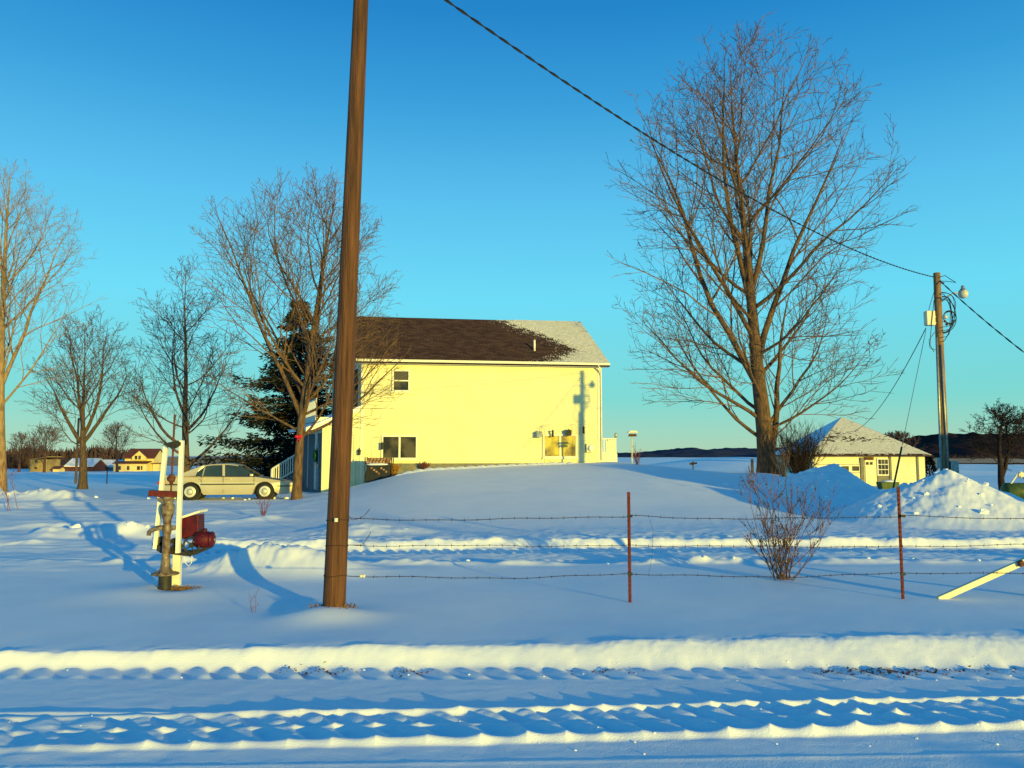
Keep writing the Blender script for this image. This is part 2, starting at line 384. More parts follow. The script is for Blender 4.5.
    # behind the camera: unseen bank added to shade the near road
    z = z+.34*np.exp(-((y-.2)/.9)**2)*(1+.5*fbm(x*1.2, y*1.2, 91, 3))*ss(2.2, 4.5, np.abs(x)+3.0)
    return z
def hz(x, y): return float(H(np.array([x]), np.array([y]))[0])

def grid_mesh(name, X, Y, Z, m, parent=None):
    r, c = X.shape
    me = bpy.data.meshes.new(name); co = np.stack([X, Y, Z], -1).reshape(-1, 3).astype(np.float32)
    me.vertices.add(r*c); me.vertices.foreach_set('co', co.ravel())
    idx = np.arange(r*c).reshape(r, c)
    q = np.stack([idx[:-1,:-1], idx[:-1,1:], idx[1:,1:], idx[1:,:-1]], -1).reshape(-1, 4).astype(np.int32)
    nf = len(q); me.loops.add(nf*4); me.loops.foreach_set('vertex_index', q.ravel())
    me.polygons.add(nf); me.polygons.foreach_set('loop_start', np.arange(0, nf*4, 4, dtype=np.int32))
    me.polygons.foreach_set('use_smooth', np.ones(nf, bool))
    me.update(calc_edges=True); me.validate()
    me.materials.append(M[m]); o = bpy.data.objects.new(name, me); COL.objects.link(o); return o
ar = np.arange
rows = np.concatenate([-np.geomspace(3000, 4, 30), ar(-3.5, 3.4, .12), ar(3.5, 4.1, .05), ar(4.1, 7.7, .014), ar(7.7, 12.2, .055), ar(12.2, 16.3, .03), ar(16.3, 30, .075), ar(30, 50, .13), np.geomspace(50, 4000, 120)])
tf = np.linspace(-.74, .74, 1020)
ts = np.concatenate([-np.geomspace(8, .76, 46), tf, np.geomspace(.76, 8, 46)])
S = np.where(rows >= 3, rows+1.0, 4.0+(3-rows)*1.0)
X = ts[None, :]*S[:, None]; Y = np.repeat(rows[:, None], len(ts), 1)
g = grid_mesh('snow_ground', X, Y, H(X, Y), 'snow'); g['kind'] = 'structure'

# ------------------------------------------------------------------ hills
def hill(name, x0, x1, y0, y1, fn, m, nx=400, ny=24):
    xs = np.linspace(x0, x1, nx); ys = np.linspace(y0, y1, ny); X, Y = np.meshgrid(xs, ys)
    o = grid_mesh(name, X, Y, fn(X, Y), m); o['kind'] = 'structure'; return o
def prof(x, pts):
    a = np.array(pts); return np.interp(x, a[:, 0], a[:, 1])
def hillfn(D, pts, depth, tree=6, sc=.06):
    # pts in pixel (px, py) of the crest, at distance D
    wp = [(P(px, py, D).x, P(px, py, D).z) for px, py in pts]
    def f(X, Y):
        c = prof(X*D/np.maximum(Y, 1) if False else X, wp)
        s = np.sin(np.clip((Y-(D-depth))/(2*depth), 0, 1)*math.pi)**.8
        return -6+(c+6)*s+s*tree*fbm(X*sc, Y*sc, 5, 3)
    return f
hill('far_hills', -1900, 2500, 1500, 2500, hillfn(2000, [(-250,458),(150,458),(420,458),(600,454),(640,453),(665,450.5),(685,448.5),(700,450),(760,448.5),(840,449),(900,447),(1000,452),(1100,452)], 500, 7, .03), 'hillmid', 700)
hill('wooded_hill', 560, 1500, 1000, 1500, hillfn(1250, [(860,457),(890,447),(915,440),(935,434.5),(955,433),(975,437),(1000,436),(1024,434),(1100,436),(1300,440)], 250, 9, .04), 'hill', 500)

M['stubble'] = mat('stubble_field', (.66,.30,.13), .95, (.52,.25,.12), .06, fac=(.45,.7))
def slope_sheet(name, x0, x1, y0, y1, py0, py1, m):
    xs = np.linspace(x0, x1, 60); ys = np.linspace(y0, y1, 10); X, Y = np.meshgrid(xs, ys)
    za = P(512, py0, y0).z; zb = P(512, py1, y1).z
    o = grid_mesh(name, X, Y, za+(zb-za)*(Y-y0)/(y1-y0)+.5*fbm(X*.02, Y*.02, 5, 2), m); o['kind'] = 'structure'
slope_sheet('far_field', -900, -40, 300, 620, 471, 457, 'stubble')
slope_sheet('far_field', 190, 900, 420, 700, 463, 458, 'stubble')
# ------------------------------------------------------------------ bare trees
def bare_tree(name, label, base, height, rmax, trunk_r, seed, prof_, bare=.18, counts=(22, 9, 7, 4), ang=(42, 38, 38, 40), trop=(.02, .09, .05, .02), mats=('bark', 'twig'),
              lean=(0, 0), group=None, forks=(), twr=.009, wig=(.05,.09,.12,.16,.2), cat='tree', lenr=(1.0,.55,.5,.5), segs=(16, 9, 6, 4, 3), droop=0, flat=1.0, trunkparts=1, tap=.85, limb=.0088):
    rnd = random.Random(seed); base = Vector(base)
    pz = [a[0] for a in prof_]; pr = [a[1] for a in prof_]
    def env(p):
        h = (p.z-base.z)/height
        if h > 1 or h < 0: return False
        r = float(np.interp(h, pz, pr))*rmax
        cx = base.x+lean[0]*h*height; cy = base.y+lean[1]*h*height
        return ((p.x-cx)**2+((p.y-cy)/flat)**2)**.5 < r
    def reach(p, d):
        s = 0
        step = height*.03
        q = p.copy()
        for i in range(40):
            q = q+d*step
            if not env(q): return s
            s += step
        return s
    A = MB(); B = MB(); TP = []
    def go(p, d, L, r, lv, ph):
        n = segs[min(lv, len(segs)-1)]; pts = [p.copy()]; ds = [d.copy()]
        w_ = wig[min(lv, len(wig)-1)]*(.45 if lv == 0 else 1); tp = trop[min(lv, len(trop)-1)]
        for i in range(n):
            d = Vector((d.x+rnd.gauss(0, w_), d.y+rnd.gauss(0, w_), d.z+rnd.gauss(0, w_*.7)+tp)); d.normalize()
            p = p+d*(L/n); pts.append(p.copy()); ds.append(d.copy())
        tip = twr*.6 if lv else .015
        rad = [tip+(r-tip)*(1-i/n)**(.9 if lv else tap) for i in range(n+1)]
        if lv == 0:
            rad[0] *= 1.35; rad[1] *= 1.04
        M_ = A if lv <= trunkparts else B
        if lv < 2: M_.tube(pts, rad, 12 if lv == 0 else 7, cap=False)
        else: M_.thin(pts, rad, 4 if lv == 2 else 3)
        if lv == 0 and not TP: TP.extend(pts)
        if lv >= len(counts): return
        c = counts[lv]
        if lv: c = max(2, int(c*min(1.3, .35+L/(height*(.30 if lv == 1 else .12)))))
        t0 = bare if lv == 0 else .16
        for k in range(c):
            t = t0+(1-t0)*(k+rnd.random()*.8)/c
            t = min(t, .985)
            fi = t*n; i = int(fi); fr = fi-i
            q = pts[i].lerp(pts[i+1], fr); dd = ds[i+1]; rr = rad[i]+(rad[i+1]-rad[i])*fr
            az_ = ph+k*2.399+rnd.uniform(-.5, .5)
            o = dd.orthogonal().normalized(); o = (o*math.cos(az_)+dd.cross(o)*math.sin(az_))
            a = R(ang[lv]*(1.25-.55*t if lv == 0 else 1)+rnd.uniform(-9, 9))
            cdir = (dd*math.cos(a)+o*math.sin(a)).normalized()
            if lv and cdir.z < -.15: cdir.z *= .2; cdir.normalize()
            rc = reach(q, (cdir+Vector((0,0,.15))).normalized())
            if lv == 0: LL = max(rc*rnd.uniform(.88, 1.08), height*.05)*lenr[0]
            else: LL = min(L*lenr[min(lv, 3)]*(1.15-.6*t)*rnd.uniform(.7, 1.15), rc*1.1+height*.03)
            cr = min(rr*.58, (limb*LL+.006) if lv == 0 else (.0075*LL+.003))
            cr = max(cr, twr)
            go(q, cdir, LL, cr, lv+1, rnd.random()*6.28)
    d0 = Vector((lean[0], lean[1], 1)).normalized()
    b0 = base-Vector((0,0,.25))
    go(b0, d0, height*.93, trunk_r, 0, rnd.random()*6)
    for (fh, fang, faz, fl, fr_) in forks:   # strong co-leaders
        fi = max(0, (fh*height+.25)/(height*.93))*(len(TP)-1); q = TP[int(fi)].lerp(TP[int(fi)+1], fi-int(fi)); a = R(fang)
        cdir = Vector((math.sin(a)*math.cos(R(faz)), math.sin(a)*math.sin(R(faz)), math.cos(a)))
        n0 = counts; 
        go2_L = min(height*fl, reach(q, cdir)*1.02) if fl > 0 else -fl*height
        go(q, cdir, go2_L, trunk_r*fr_, 1, rnd.random()*6)
    t = thing(name, label, cat, base, group)
    obj('trunk', A, mats[0], t, smooth=True); obj('crown', B, mats[1], t)
    return t
def at(px, Y): 
    x = P(px, 455, Y).x; return Vector((x, Y, hz(x, Y)))
def ht(py, Y, base): return P(512, py, Y).z-base.z

VASE = [(0,.05),(.1,.35),(.2,.75),(.35,.98),(.5,1),(.7,.93),(.85,.72),(.95,.42),(1,.12)]
b = at(768, 42)
bare_tree('tall_bare_tree', 'tallest bare tree, thick trunk and broad oval crown, beside the yellow garage', b, ht(36, 42, b), 7.3, .50, 11, [(0,.05),(.08,.5),(.16,.85),(.3,.97),(.5,1),(.7,.97),(.85,.72),(.95,.42),(1,.1)],
          bare=.07, tap=1.3, limb=.0115, counts=(26, 9, 6, 4), ang=(54, 36, 40, 42), trop=(0, .075, .045, .03), forks=((.015, 10, -5, .42, .42), (.19, 24, 172, .8, .38), (.25, 20, 12, .75, .38), (.36, 13, 150, .62, .34), (.40, 13, 330, .60, .30), (.30, 26, 200, .65, .26), (.10, 52, 8, .5, .22), (.12, 52, 185, .5, .22)), twr=.0125, trunkparts=1, lean=(-.02, 0))
b = at(297.5, 30.4)
maple = bare_tree('bare_maple', 'bare maple with red ribbon on its trunk, in front of the car nose', b, ht(174, 30.4, b), 3.9, .185, 23, [(0,.0),(.14,.3),(.2,.85),(.35,.95),(.6,.96),(.82,.9),(.93,.6),(1,.15)],
          bare=.2, counts=(20, 9, 6, 4), ang=(42, 34, 38, 40), trop=(0, .06, .04, .03), lean=(-.02, 0), forks=((.24, 20, 185, .72, .5), (.22, 15, 5, .7, .5), (.30, 30, 160, .6, .36), (.19, 74, -5, -.44, .36), (.25, 64, -12, -.40, .3), (.2, 66, 178, .4, .3)), twr=.0075, trunkparts=1)
bw = MB(); bq = P(298.5, 437, 30.12); bw.blob(bq+Vector((-.07,0,.02)), (.08,.04,.06), 1); bw.blob(bq+Vector((.07,0,.02)), (.08,.04,.06), 2); bw.box(bq, (.04,.06,.04))
bw.tube([bq, bq+Vector((-.05,-.02,-.18))], [.02,.015], 5); bw.tube([bq, bq+Vector((.05,-.02,-.17))], [.02,.015], 5)
tag(obj('ribbon_bow', bw, 'bow', None, True, off=bq), 'small red ribbon bow tied to the trunk of the maple', 'ribbon')
b = at(187, 44)
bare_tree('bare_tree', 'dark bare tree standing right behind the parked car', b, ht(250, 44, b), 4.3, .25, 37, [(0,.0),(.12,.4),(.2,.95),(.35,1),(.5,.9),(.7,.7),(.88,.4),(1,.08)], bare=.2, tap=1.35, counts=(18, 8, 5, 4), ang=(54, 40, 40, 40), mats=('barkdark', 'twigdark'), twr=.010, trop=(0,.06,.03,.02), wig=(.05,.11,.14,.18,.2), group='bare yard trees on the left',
          lean=(-.035, 0), forks=((.10, 60, 3, .42, .40), (.17, 52, 178, .48, .38), (.24, 44, 20, .5, .34), (.30, 34, 165, .5, .32), (.14, 66, 200, .38, .3)))
b = at(84, 46)
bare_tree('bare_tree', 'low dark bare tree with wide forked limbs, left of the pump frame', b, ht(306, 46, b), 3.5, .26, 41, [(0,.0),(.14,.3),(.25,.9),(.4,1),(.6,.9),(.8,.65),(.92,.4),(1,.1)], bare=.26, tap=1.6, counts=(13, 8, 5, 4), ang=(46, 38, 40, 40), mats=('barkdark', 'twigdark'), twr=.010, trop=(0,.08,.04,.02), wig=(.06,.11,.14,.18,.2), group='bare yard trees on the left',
          forks=((.24, 44, 176, .7, .5), (.25, 40, 6, .66, .48), (.27, 20, 150, .7, .44), (.28, 18, 20, .7, .42)))
b = at(3, 36)
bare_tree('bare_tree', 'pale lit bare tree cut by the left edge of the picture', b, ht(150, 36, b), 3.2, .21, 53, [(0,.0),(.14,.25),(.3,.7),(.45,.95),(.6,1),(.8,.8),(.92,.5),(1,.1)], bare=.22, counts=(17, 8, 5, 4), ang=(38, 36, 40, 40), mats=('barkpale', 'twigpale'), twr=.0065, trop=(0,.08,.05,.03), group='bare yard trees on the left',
          forks=((.3, 18, 20, .6, .45), (.3, 20, 160, .6, .42)))
b = at(1001, 38)
bare_tree('crooked_tree', 'small dark crooked apple tree near the right edge', b, ht(400, 38, b), 1.9, .17, 61, [(0,.0),(.2,.2),(.35,.85),(.55,1),(.75,.85),(.9,.6),(1,.2)], bare=.38, counts=(15, 9, 6, 4), ang=(62, 45, 45, 45), mats=('blacktwig', 'blacktwig'), twr=.010, trop=(0,.02,.03,.02), wig=(.16,.2,.2,.22,.25),
          forks=((.16, 28, 10, .6, .7),))
# far small trees
for px, py, Y, rm, sd_, lb in ((45, 424, 190, 6.0, 71, 'distant reddish bare tree behind the leftmost far shed'), (118, 421, 200, 6.0, 72, 'distant rounded bare tree beside the far farmhouse'), (20, 432, 230, 6, 73, 'distant bare tree at the far left edge of the fields'),
                               (897, 431, 120, 4.5, 74, 'distant bare tree top showing right behind the garage roof'), (880, 434, 130, 4.0, 75, 'smaller distant bare tree top behind the middle of the garage roof')):
    b = at(px, Y)
    bare_tree('distant_tree', lb, b, ht(py, Y, b), rm, .35, sd_, [(0,.0),(.14,.4),(.25,.9),(.5,1),(.75,.85),(.9,.55),(1,.1)], bare=.15, counts=(14, 8, 6), mats=('farwood', 'farwood'), twr=.035, group='distant bare trees')
# big shaded brush left of the garage
def shrub(name, label, base, height, spread, n, seed, m, rad=.012, group=None, cat='shrub', twigs=3, up=1.0, buds=0, lean=0, ddir=None):
    rnd = random.Random(seed); mb = MB(); base = Vector(base)
    for i in range(n):
        a = rnd.uniform(0, 6.28); tilt = rnd.random()**.7*spread
        d = Vector((math.cos(a)*tilt+lean, math.sin(a)*tilt*.8, up)).normalized(); L = height*rnd.uniform(.6, 1.05)
        p = base+Vector((rnd.uniform(-1,1)*.08*height, rnd.uniform(-1,1)*.08*height, -.03)); pts = [p]; r0 = rad*rnd.uniform(.7, 1.3)
        for k in range(6):
            d = (d+Vector((rnd.gauss(0,.12), rnd.gauss(0,.12), .05))).normalized(); p = p+d*L/6; pts.append(p)
        mb.tube(pts, [r0*(1-.8*k/6) for k in range(7)], 4, cap=False)
        for j in range(twigs):
            k = rnd.randint(1, 5); q = pts[k]; e = (d+Vector((rnd.gauss(0,.6), rnd.gauss(0,.6), rnd.uniform(-.1,.5)))).normalized(); l2 = L*rnd.uniform(.15,.38)
            ee = (e+Vector((rnd.gauss(0,.2), rnd.gauss(0,.2), .25))).normalized()
            q2 = q+e*l2*.5; q3 = q2+ee*l2*.5; mb.tube([q, q2, q3], [r0*.5, r0*.4, r0*.2], 3, cap=False)
            for z in range(2):
                e2 = (ee+Vector((rnd.gauss(0,.5), rnd.gauss(0,.5), .2))).normalized(); mb.tube([q2, q2+e2*l2*.45], [r0*.33, r0*.18], 3, cap=False)
            for z in range(buds):
                c = q3.lerp(q2, rnd.random()); mb.blob(c, r0*1.3, rnd.randint(0,99), 4, 3)
    return tag(obj(name, mb, m, None, off=base), label, cat, group)
b = at(800, 40); shrub('brush', 'dark leafless brush between the tall tree and the garage', b, 3.0, .6, 110, 3, 'blacktwig', .016, twigs=9)
b = at(782, 36); shrub('brush', 'thin leafless brush at the right foot of the tall tree', b, 1.5, .55, 26, 4, 'twigdark', .012, twigs=5)
b = Vector((P(782, 575, 10.9).x, 10.9, 0)); b.z = hz(b.x, b.y)
shrub('bare_shrub', 'bare twiggy shrub behind the fence between the two red posts', b, 1.40, 1.15, 26, 8, 'shrubbrown', .007, twigs=8, buds=3, lean=-.10)
b = at(265, 22); shrub('small_shrub', 'small leafless shrub in front of the car nose', b, .68, .45, 9, 9, 'redshrub', .009, twigs=4, buds=1)
b = at(18, 24); shrub('sapling', 'thin bare sapling at the far left near the drive', b, 2.0, .22, 3, 12, 'redshrub', .012, twigs=6)
b = at(254, 9.4); b.y = 8.75; b.x = P(254, 610, 8.75).x; b.z = hz(b.x, b.y); shrub('dry_weed', 'single dry weed stalk left of the tall pole', b, .30, .05, 2, 13, 'redshrub', .004, twigs=3, buds=1)
b = Vector((P(637, 470, 34.5).x, 34.5, 0)); b.z = hz(b.x, b.y); shrub('small_shrub', 'small red stemmed shrub under the bird feeder', b, .85, .5, 9, 14, 'redshrub', .014, twigs=3)
b = at(737, 14.5); 
# ------------------------------------------------------------------ spruce
def spruce(base, height, rmax, seed):
    rnd = random.Random(seed); base = Vector(base); T = MB(); N = MB()
    T.tube([base-Vector((0,0,.2)), base+Vector((0,0,height*.5)), base+Vector((0,0,height))], [.26, .15, .02], 8)
    lv = 46
    for i in range(lv):
        h = .05+.94*i/lv; z = base.z+h*height
        rr = rmax*(1-h)**.8*(.88+.2*math.sin(i*1.3))*(1 if rnd.random() > .22 else .68)
        for k in range(9 if h < .8 else 7):
            if rnd.random() < .12: continue
            a = rnd.uniform(0, 6.28); L = rr*rnd.uniform(.6, 1.12)+.12
            d = Vector((math.cos(a), math.sin(a), 0)); p0 = Vector((base.x, base.y, z+rnd.uniform(-.1,.1))); pts = []
            for s in range(6):
                t = s/5; pts.append(p0+d*L*t+Vector((0,0,-.28*L*t+.26*L*t*t)))
            T.thin(pts, [.035*(1-s/5)+.006 for s in range(6)], 4)
            side = Vector((-d.y, d.x, 0)); nn = int(20+L*38)
            for j in range(nn):
                t = .12+.9*rnd.random(); t = min(t, 1); fi = t*5; ii = min(int(fi), 4); q = pts[ii].lerp(pts[ii+1], fi-ii)
                w_ = (1-t)*.30*L+.10; off = side*rnd.uniform(-w_, w_)
                q = q+off+Vector((0,0,rnd.uniform(-.22,.05)*(.5+.3*L)))
                e = (d*rnd.uniform(.3,1)+side*(off.dot(side)*2.2)+Vector((0,0,rnd.uniform(-.6,.25)))).normalized()
                l2 = rnd.uniform(.14,.32); c = e.cross(Vector((rnd.gauss(0,1), rnd.gauss(0,1), rnd.gauss(0,1)))).normalized()*rnd.uniform(.022,.05)
                N.add([q-c, q+c, q+e*l2*.6+c*.7, q+e*l2, q+e*l2*.6-c*.7], [(0,1,2,3,4)])
    t = thing('spruce_tree', 'dark evergreen spruce behind the maple and the car', 'tree', base)
    obj('trunk', T, 'barkdark', t); obj('crown', N, 'needle', t)
b = at(297, 48); spruce(b, ht(296, 48, b), 6.2, 4)
b = at(929, 75); 
def small_fir(px, Y, py, r, lb):
    rnd = random.Random(9); b = at(px, Y); h = ht(py, Y, b); N = MB(); T = MB(); T.tube([b, b+Vector((0,0,h))], [.1,.01], 5)
    for i in range(900):
        t = rnd.random()**.8; a = rnd.uniform(0,6.28); rr = r*(1-t)*rnd.uniform(.5,1.1); q = b+Vector((math.cos(a)*rr, math.sin(a)*rr, .15+h*t*.95))
        e = Vector((math.cos(a), math.sin(a), -.3)).normalized()*.3; c = Vector((rnd.gauss(0,.05), rnd.gauss(0,.05), .06))
        N.add([q-c, q+c, q+e], [(0,1,2)])
    t = thing('small_fir', lb, 'tree', b); obj('trunk', T, 'barkdark', t); obj('crown', N, 'needle', t)
small_fir(929, 75, 456, .85, 'small distant fir just right of the garage')

# ------------------------------------------------------------------ distant woods
def woods(name, pxs, pys, Y, n, seed, m):
    rnd = random.Random(seed); mb = MB()
    PX = [rnd.uniform(pxs[0], pxs[-1]) for i in range(n)]; YY = [Y+rnd.uniform(-12, 25) for i in range(n)]
    Q = [P(px, 455, y) for px, y in zip(PX, YY)]; Z0 = H(np.array([q.x for q in Q]), np.array(YY))-.3
    for px, y, q, z0 in zip(PX, YY, Q, Z0):
        z0 = float(z0); top = float(np.interp(px, pxs, pys))+1.6*math.sin(px*.9)+1.1*math.sin(px*2.3+1)
        z1 = P(px, top, y).z; zt = z0+(z1-z0)*rnd.uniform(.55, 1.05); wd = rnd.uniform(.25, .9)
        mb.thin([Vector((q.x, y, z0)), Vector((q.x+rnd.uniform(-.8,.8), y+rnd.uniform(-.5,.5), zt*.6+z0*.4)), Vector((q.x+rnd.uniform(-1.4,1.4), y, zt))], [wd*.35, wd*.7, .05], 3)
    o = obj(name, mb, m); o['kind'] = 'stuff'; o['label'] = 'distant leafless woods along the field edge'; return o
woods('distant_woods', [-60, 0, 30, 60, 100, 140, 165], [450, 450, 447, 450, 446, 452, 458], 300, 2600, 3, 'farwood')
woods('distant_woods', [895, 930, 960, 1100], [455.5, 457, 456, 456], 640, 900, 4, 'farwood')

# ------------------------------------------------------------------ near wooden pole
bz = hz(P(334, 612, 8.66).x, 8.66)
p0 = P(334, 612, 8.66); p0.z = bz; p1 = P(361, 0, 8.66); dd = (p1-p0); top = p0+dd*1.16
t = thing('utility_pole', 'tall weathered brown wooden pole in the left foreground, reaching above the picture', 'utility pole', p0)
mb = MB(); n = 24; mb.tube([p0-dd.normalized()*.4+(top-p0)*(i/n) for i in range(n+1)], [.122-.042*i/n for i in range(n+1)], 24); obj('post', mb, 'polewood', t, True)
mb = MB()
for py in (519.5, 545, 575):
    q = P(337, py, 8.66); q.x = (p0+dd*((q.z-p0.z)/dd.z)).x
    ring = [q+Vector((.123*math.cos(a), .123*math.sin(a), .008*math.sin(a*2+py))) for a in [2*math.pi*k/20 for k in range(21)]]; mb.tube(ring, .0035, 5)
objs('wire_wrap', mb, 'wire', t)
q = P(336, 520, 8.52); mb = MB().lathe(q, [(.012,-.02),(.022,-.018),(.022,-.006),(.014,0),(.022,.006),(.022,.018),(.012,.02)], 12); obj('insulator', mb, 'ceramic', t, True)
mb = MB(); mb.tube([top-Vector((.05,.2,.25)), top-Vector((.05,.05,.2))], .02, 8); obj('cable_hook', mb, 'iron', t)
# dirt and grass at base
def tuft(name, label, c, r, n, L, seed, m='grass'):
    rnd = random.Random(seed); mb = MB(); zc_ = hz(c[0], c[1])
    for i in range(n):
        a = rnd.uniform(0,6.28); q = Vector((c[0]+math.cos(a)*r[0]*rnd.random(), c[1]+math.sin(a)*r[1]*rnd.random(), 0)); q.z = zc_-.01
        e = Vector((rnd.gauss(0,.8), rnd.gauss(0,.5), rnd.uniform(.1,.8))).normalized()*L*rnd.uniform(.4,1); s = Vector((.004+.003*rnd.random(),.003,0))
        mb.add([q-s, q+s, q+e*.6+s*.7+Vector((0,0,.01)), q+e], [(0,1,2,3)])
    o = obj(name, mb, m); o['kind'] = 'stuff'; o['label'] = label; return o
tuft('dry_grass', 'dry grass and bark crumbs around the foot of the tall pole', (p0.x+.02, 8.62), (.26,.14), 130, .07, 1)
# overhead cable from this pole to the far one
def catenary(a, b, sag, n=60):
    return [a.lerp(b, i/n)-Vector((0,0,sag*4*(i/n)*(1-i/n))) for i in range(n+1)]
S0 = P(356, -64, 8.66); E0 = P(934, 277, 25)
def twisted(pts, r, off, turns):
    L = len(pts); mb = MB(); mb.tube(pts, r*.55, 5)
    for k in range(2):
        mb.tube([p+Vector((off*math.cos(turns*i+k*3.14), 0, off*math.sin(turns*i+k*3.14))) for i, p in enumerate(pts)], r*.6, 5)
    return mb
cab = catenary(S0, E0, .62, 240)
tag(obj('overhead_cable', twisted(cab, .014, .013, 1.1), 'cable', None, off=S0), 'long twisted overhead cable from the near pole across the tall tree to the far pole', 'cable')

# ------------------------------------------------------------------ barbed wire fence
fb = P(630, 602, 9.25); fb.z = hz(fb.x, 9.25)
fence = thing('barbed_wire_fence', 'sagging three strand barbed wire fence on two red steel posts in the snow', 'fence', fb)
def tpost(px, pyt, pyb, Y):
    a = P(px, pyb, Y); z0 = hz(a.x, Y); zt = P(px, pyt, Y).z; zc = (z0-.2+zt)/2
    mb = MB(); mb.box((a.x, Y, zc), (.036, .006, zt-z0+.2)); mb.box((a.x, Y+.018, zc), (.006, .030, zt-z0+.2))
    k = z0+.03
    while k < zt-.02: mb.box((a.x, Y-.007, k), (.014, .010, .022)); k += .052
    o = obj('post', mb, 'redpost', fence)
    c = MB()
    for py in (516, 574): 
        q = P(px, py, Y-.02); c.box(q, (.052, .03, .030)); c.tube([q+Vector((-.03,0,.012)), q+Vector((0,-.02,-.005)), q+Vector((.03,0,.012))], .004, 5)
    objs('clip', c, 'iron', o)
    return a.x
tpost(630, 492, 602, 9.25); tpost(903, 487, 600, 9.35)
rnd = random.Random(2)
def strand(pys, seed, tails=False):
    rn = random.Random(seed)
    xs = [(347, 8.70), (630, 9.23), (903, 9.33), (1300, 9.45)]
    pts = []
    for (a, b) in zip(range(3), range(1, 4)):
        A_ = P(xs[a][0], pys[a], xs[a][1]); B_ = P(xs[b][0], pys[b], xs[b][1]); n = 90
        for i in range(n):
            t = i/n; q = A_.lerp(B_, t); q.z -= pys[4+a]*4*t*(1-t); q.z += .006*math.sin(t*9+seed*2)+.004*math.sin(t*23+seed); q.y += .01*math.sin(t*14+seed); pts.append(q)
    mb = MB(); mb.tube(pts, .0022 if tails else .0036, 4, cap=False)
    mb.tube([p+Vector((0, .003*math.cos(i*1.6), .003*math.sin(i*1.6))) for i, p in enumerate(pts)], .0022, 3, cap=False)
    L = 0
    for i in range(1, len(pts)):
        L += (pts[i]-pts[i-1]).length
        if L > .125:
            L = 0; q = pts[i]; mb.blob(q, .008, i, 5, 3)
            for s in (-1, 1):
                e = Vector((rn.gauss(0,.3), rn.gauss(0,.6), s*1.0)).normalized()*.024; mb.tube([q-e*.2, q+e], [.0026,.0012], 3, cap=False)
    obj('wire', mb, 'wire', fence)
strand((519, 516, 516, 514, .02, .03, .04), 1); strand((545, 545, 546, 536, .01, .012, .02), 2, True); strand((576, 574, 573, 571, .03, .035, .02), 3)
mb = MB(); q = P(347, 519, 8.65)
mb.tube([P(349,516,8.6), P(352,520,8.6), P(357,519,8.6), P(364,516,8.6), P(370,509,8.6)], .003, 4); mb.tube([P(349,545,8.6), P(362,545,8.6), P(366,540,8.6), P(371,532,8.6)], .003, 4)
mb.tube([P(650,520,9.24), P(653,530,9.26), P(652,556,9.25), P(649,573,9.24)], .0016, 4)
objs('loose_wire', mb, 'wire', fence)
q = P(362.5, 576, 8.72); mb = MB().lathe(q, [(.008,-.03),(.02,-.026),(.02,-.01),(.011,0),(.02,.01),(.02,.026),(.008,.03)], 12, 'X'); obj('insulator', mb, 'ceramic', fence, True)
# brace board
A_ = P(938, 599, 9.35); B_ = P(1034, 557, 9.45); A_.z = hz(A_.x, A_.y)-.01; d = (B_-A_); rot = d.to_track_quat('X', 'Z').to_matrix()
t = thing('fence_brace', 'long pale timber brace slanting from the snow up to the right edge', 'brace', A_)
mb = MB(); mb.box((A_+B_)/2, (d.length, .05, .068), rot); obj('board', mb, 'cream', t, bevel=.006)
mb = MB(); mb.box(P(1021, 563.5, 9.38), (.05, .05, .06), rot); obj('bracket', mb, 'rust', t)
q = P(1041, 600, 9.45); q.z = hz(q.x, q.y); mb = MB().tube([q-Vector((0,0,.3)), q+Vector((0,0,1.25))], [.07,.06], 14)
tag(obj('corner_post', mb, 'polewood', None, True, off=q), 'wooden corner post just outside the right edge of the picture', 'post')

# ------------------------------------------------------------------ hand pump and pump jack
YP = 10.2
pb = P(166, 588, YP); pb.z = hz(pb.x, YP)
pump = thing('hand_pump', 'old grey cast iron hand pump with left spout and red top bar', 'water pump', pb)
def zz(py, Y=YP): return P(512, py, Y).z
cx = P(168, 500, YP).x
mb = MB().lathe((cx, YP, 0), [(.088, pb.z-.1), (.080, pb.z+.04), (.074, zz(576)), (.07, zz(574))], 16); obj('base', mb, 'iron', pump, True)
mb = MB().lathe((cx, YP, 0), [(.09, zz(575)), (.165, zz(574.5)), (.165, zz(573)), (.10, zz(572)), (.062, zz(568)), (.05, zz(556)), (.046, zz(535)), (.052, zz(534)), (.058, zz(530)), (.052, zz(525.5)), (.046, zz(524)), (.05, zz(520)), (.078, zz(513)), (.086, zz(508)), (.078, zz(504.5)), (.055, zz(503)), (.06, zz(500)), (.075, zz(498)), (.075, zz(496.6))], 22)
for (dx, dz_) in ((.12,.0), (-.12,0), (0,-.12)): mb.tube([(cx+dx, YP+dz_, zz(573)), (cx+dx, YP+dz_, zz(571))], .014, 6)
obj('barrel', mb, 'pumpiron', pump, True)
mb = MB(); mb.tube([(cx-.03, YP, zz(527.5)), P(158, 528, YP), P(152, 530, YP), P(149.2, 532, YP), P(148.6, 535.5, YP)], [.036,.030,.028,.028,.026], 12); mb.tube([(cx+.03, YP, zz(528)), (cx+.10, YP, zz(528))], .03, 10)
obj('spout', mb, 'pumpiron', pump, True)
mb = MB(); mb.prism([P(155, 498.2, YP-.03), P(172, 498.2, YP-.03), P(172, 503, YP-.03), P(165, 504, YP-.03)], (0,.06,0)); obj('handle_bracket', mb, 'pumpiron', pump)
mb = MB(); c = (P(150.5, 494, YP)+P(175, 493.5, YP))/2; mb.box(c, (.33, .10, .075), Matrix.Rotation(R(2.5), 3, 'Y')); obj('top_bar', mb, 'redpost', pump, bevel=.006)
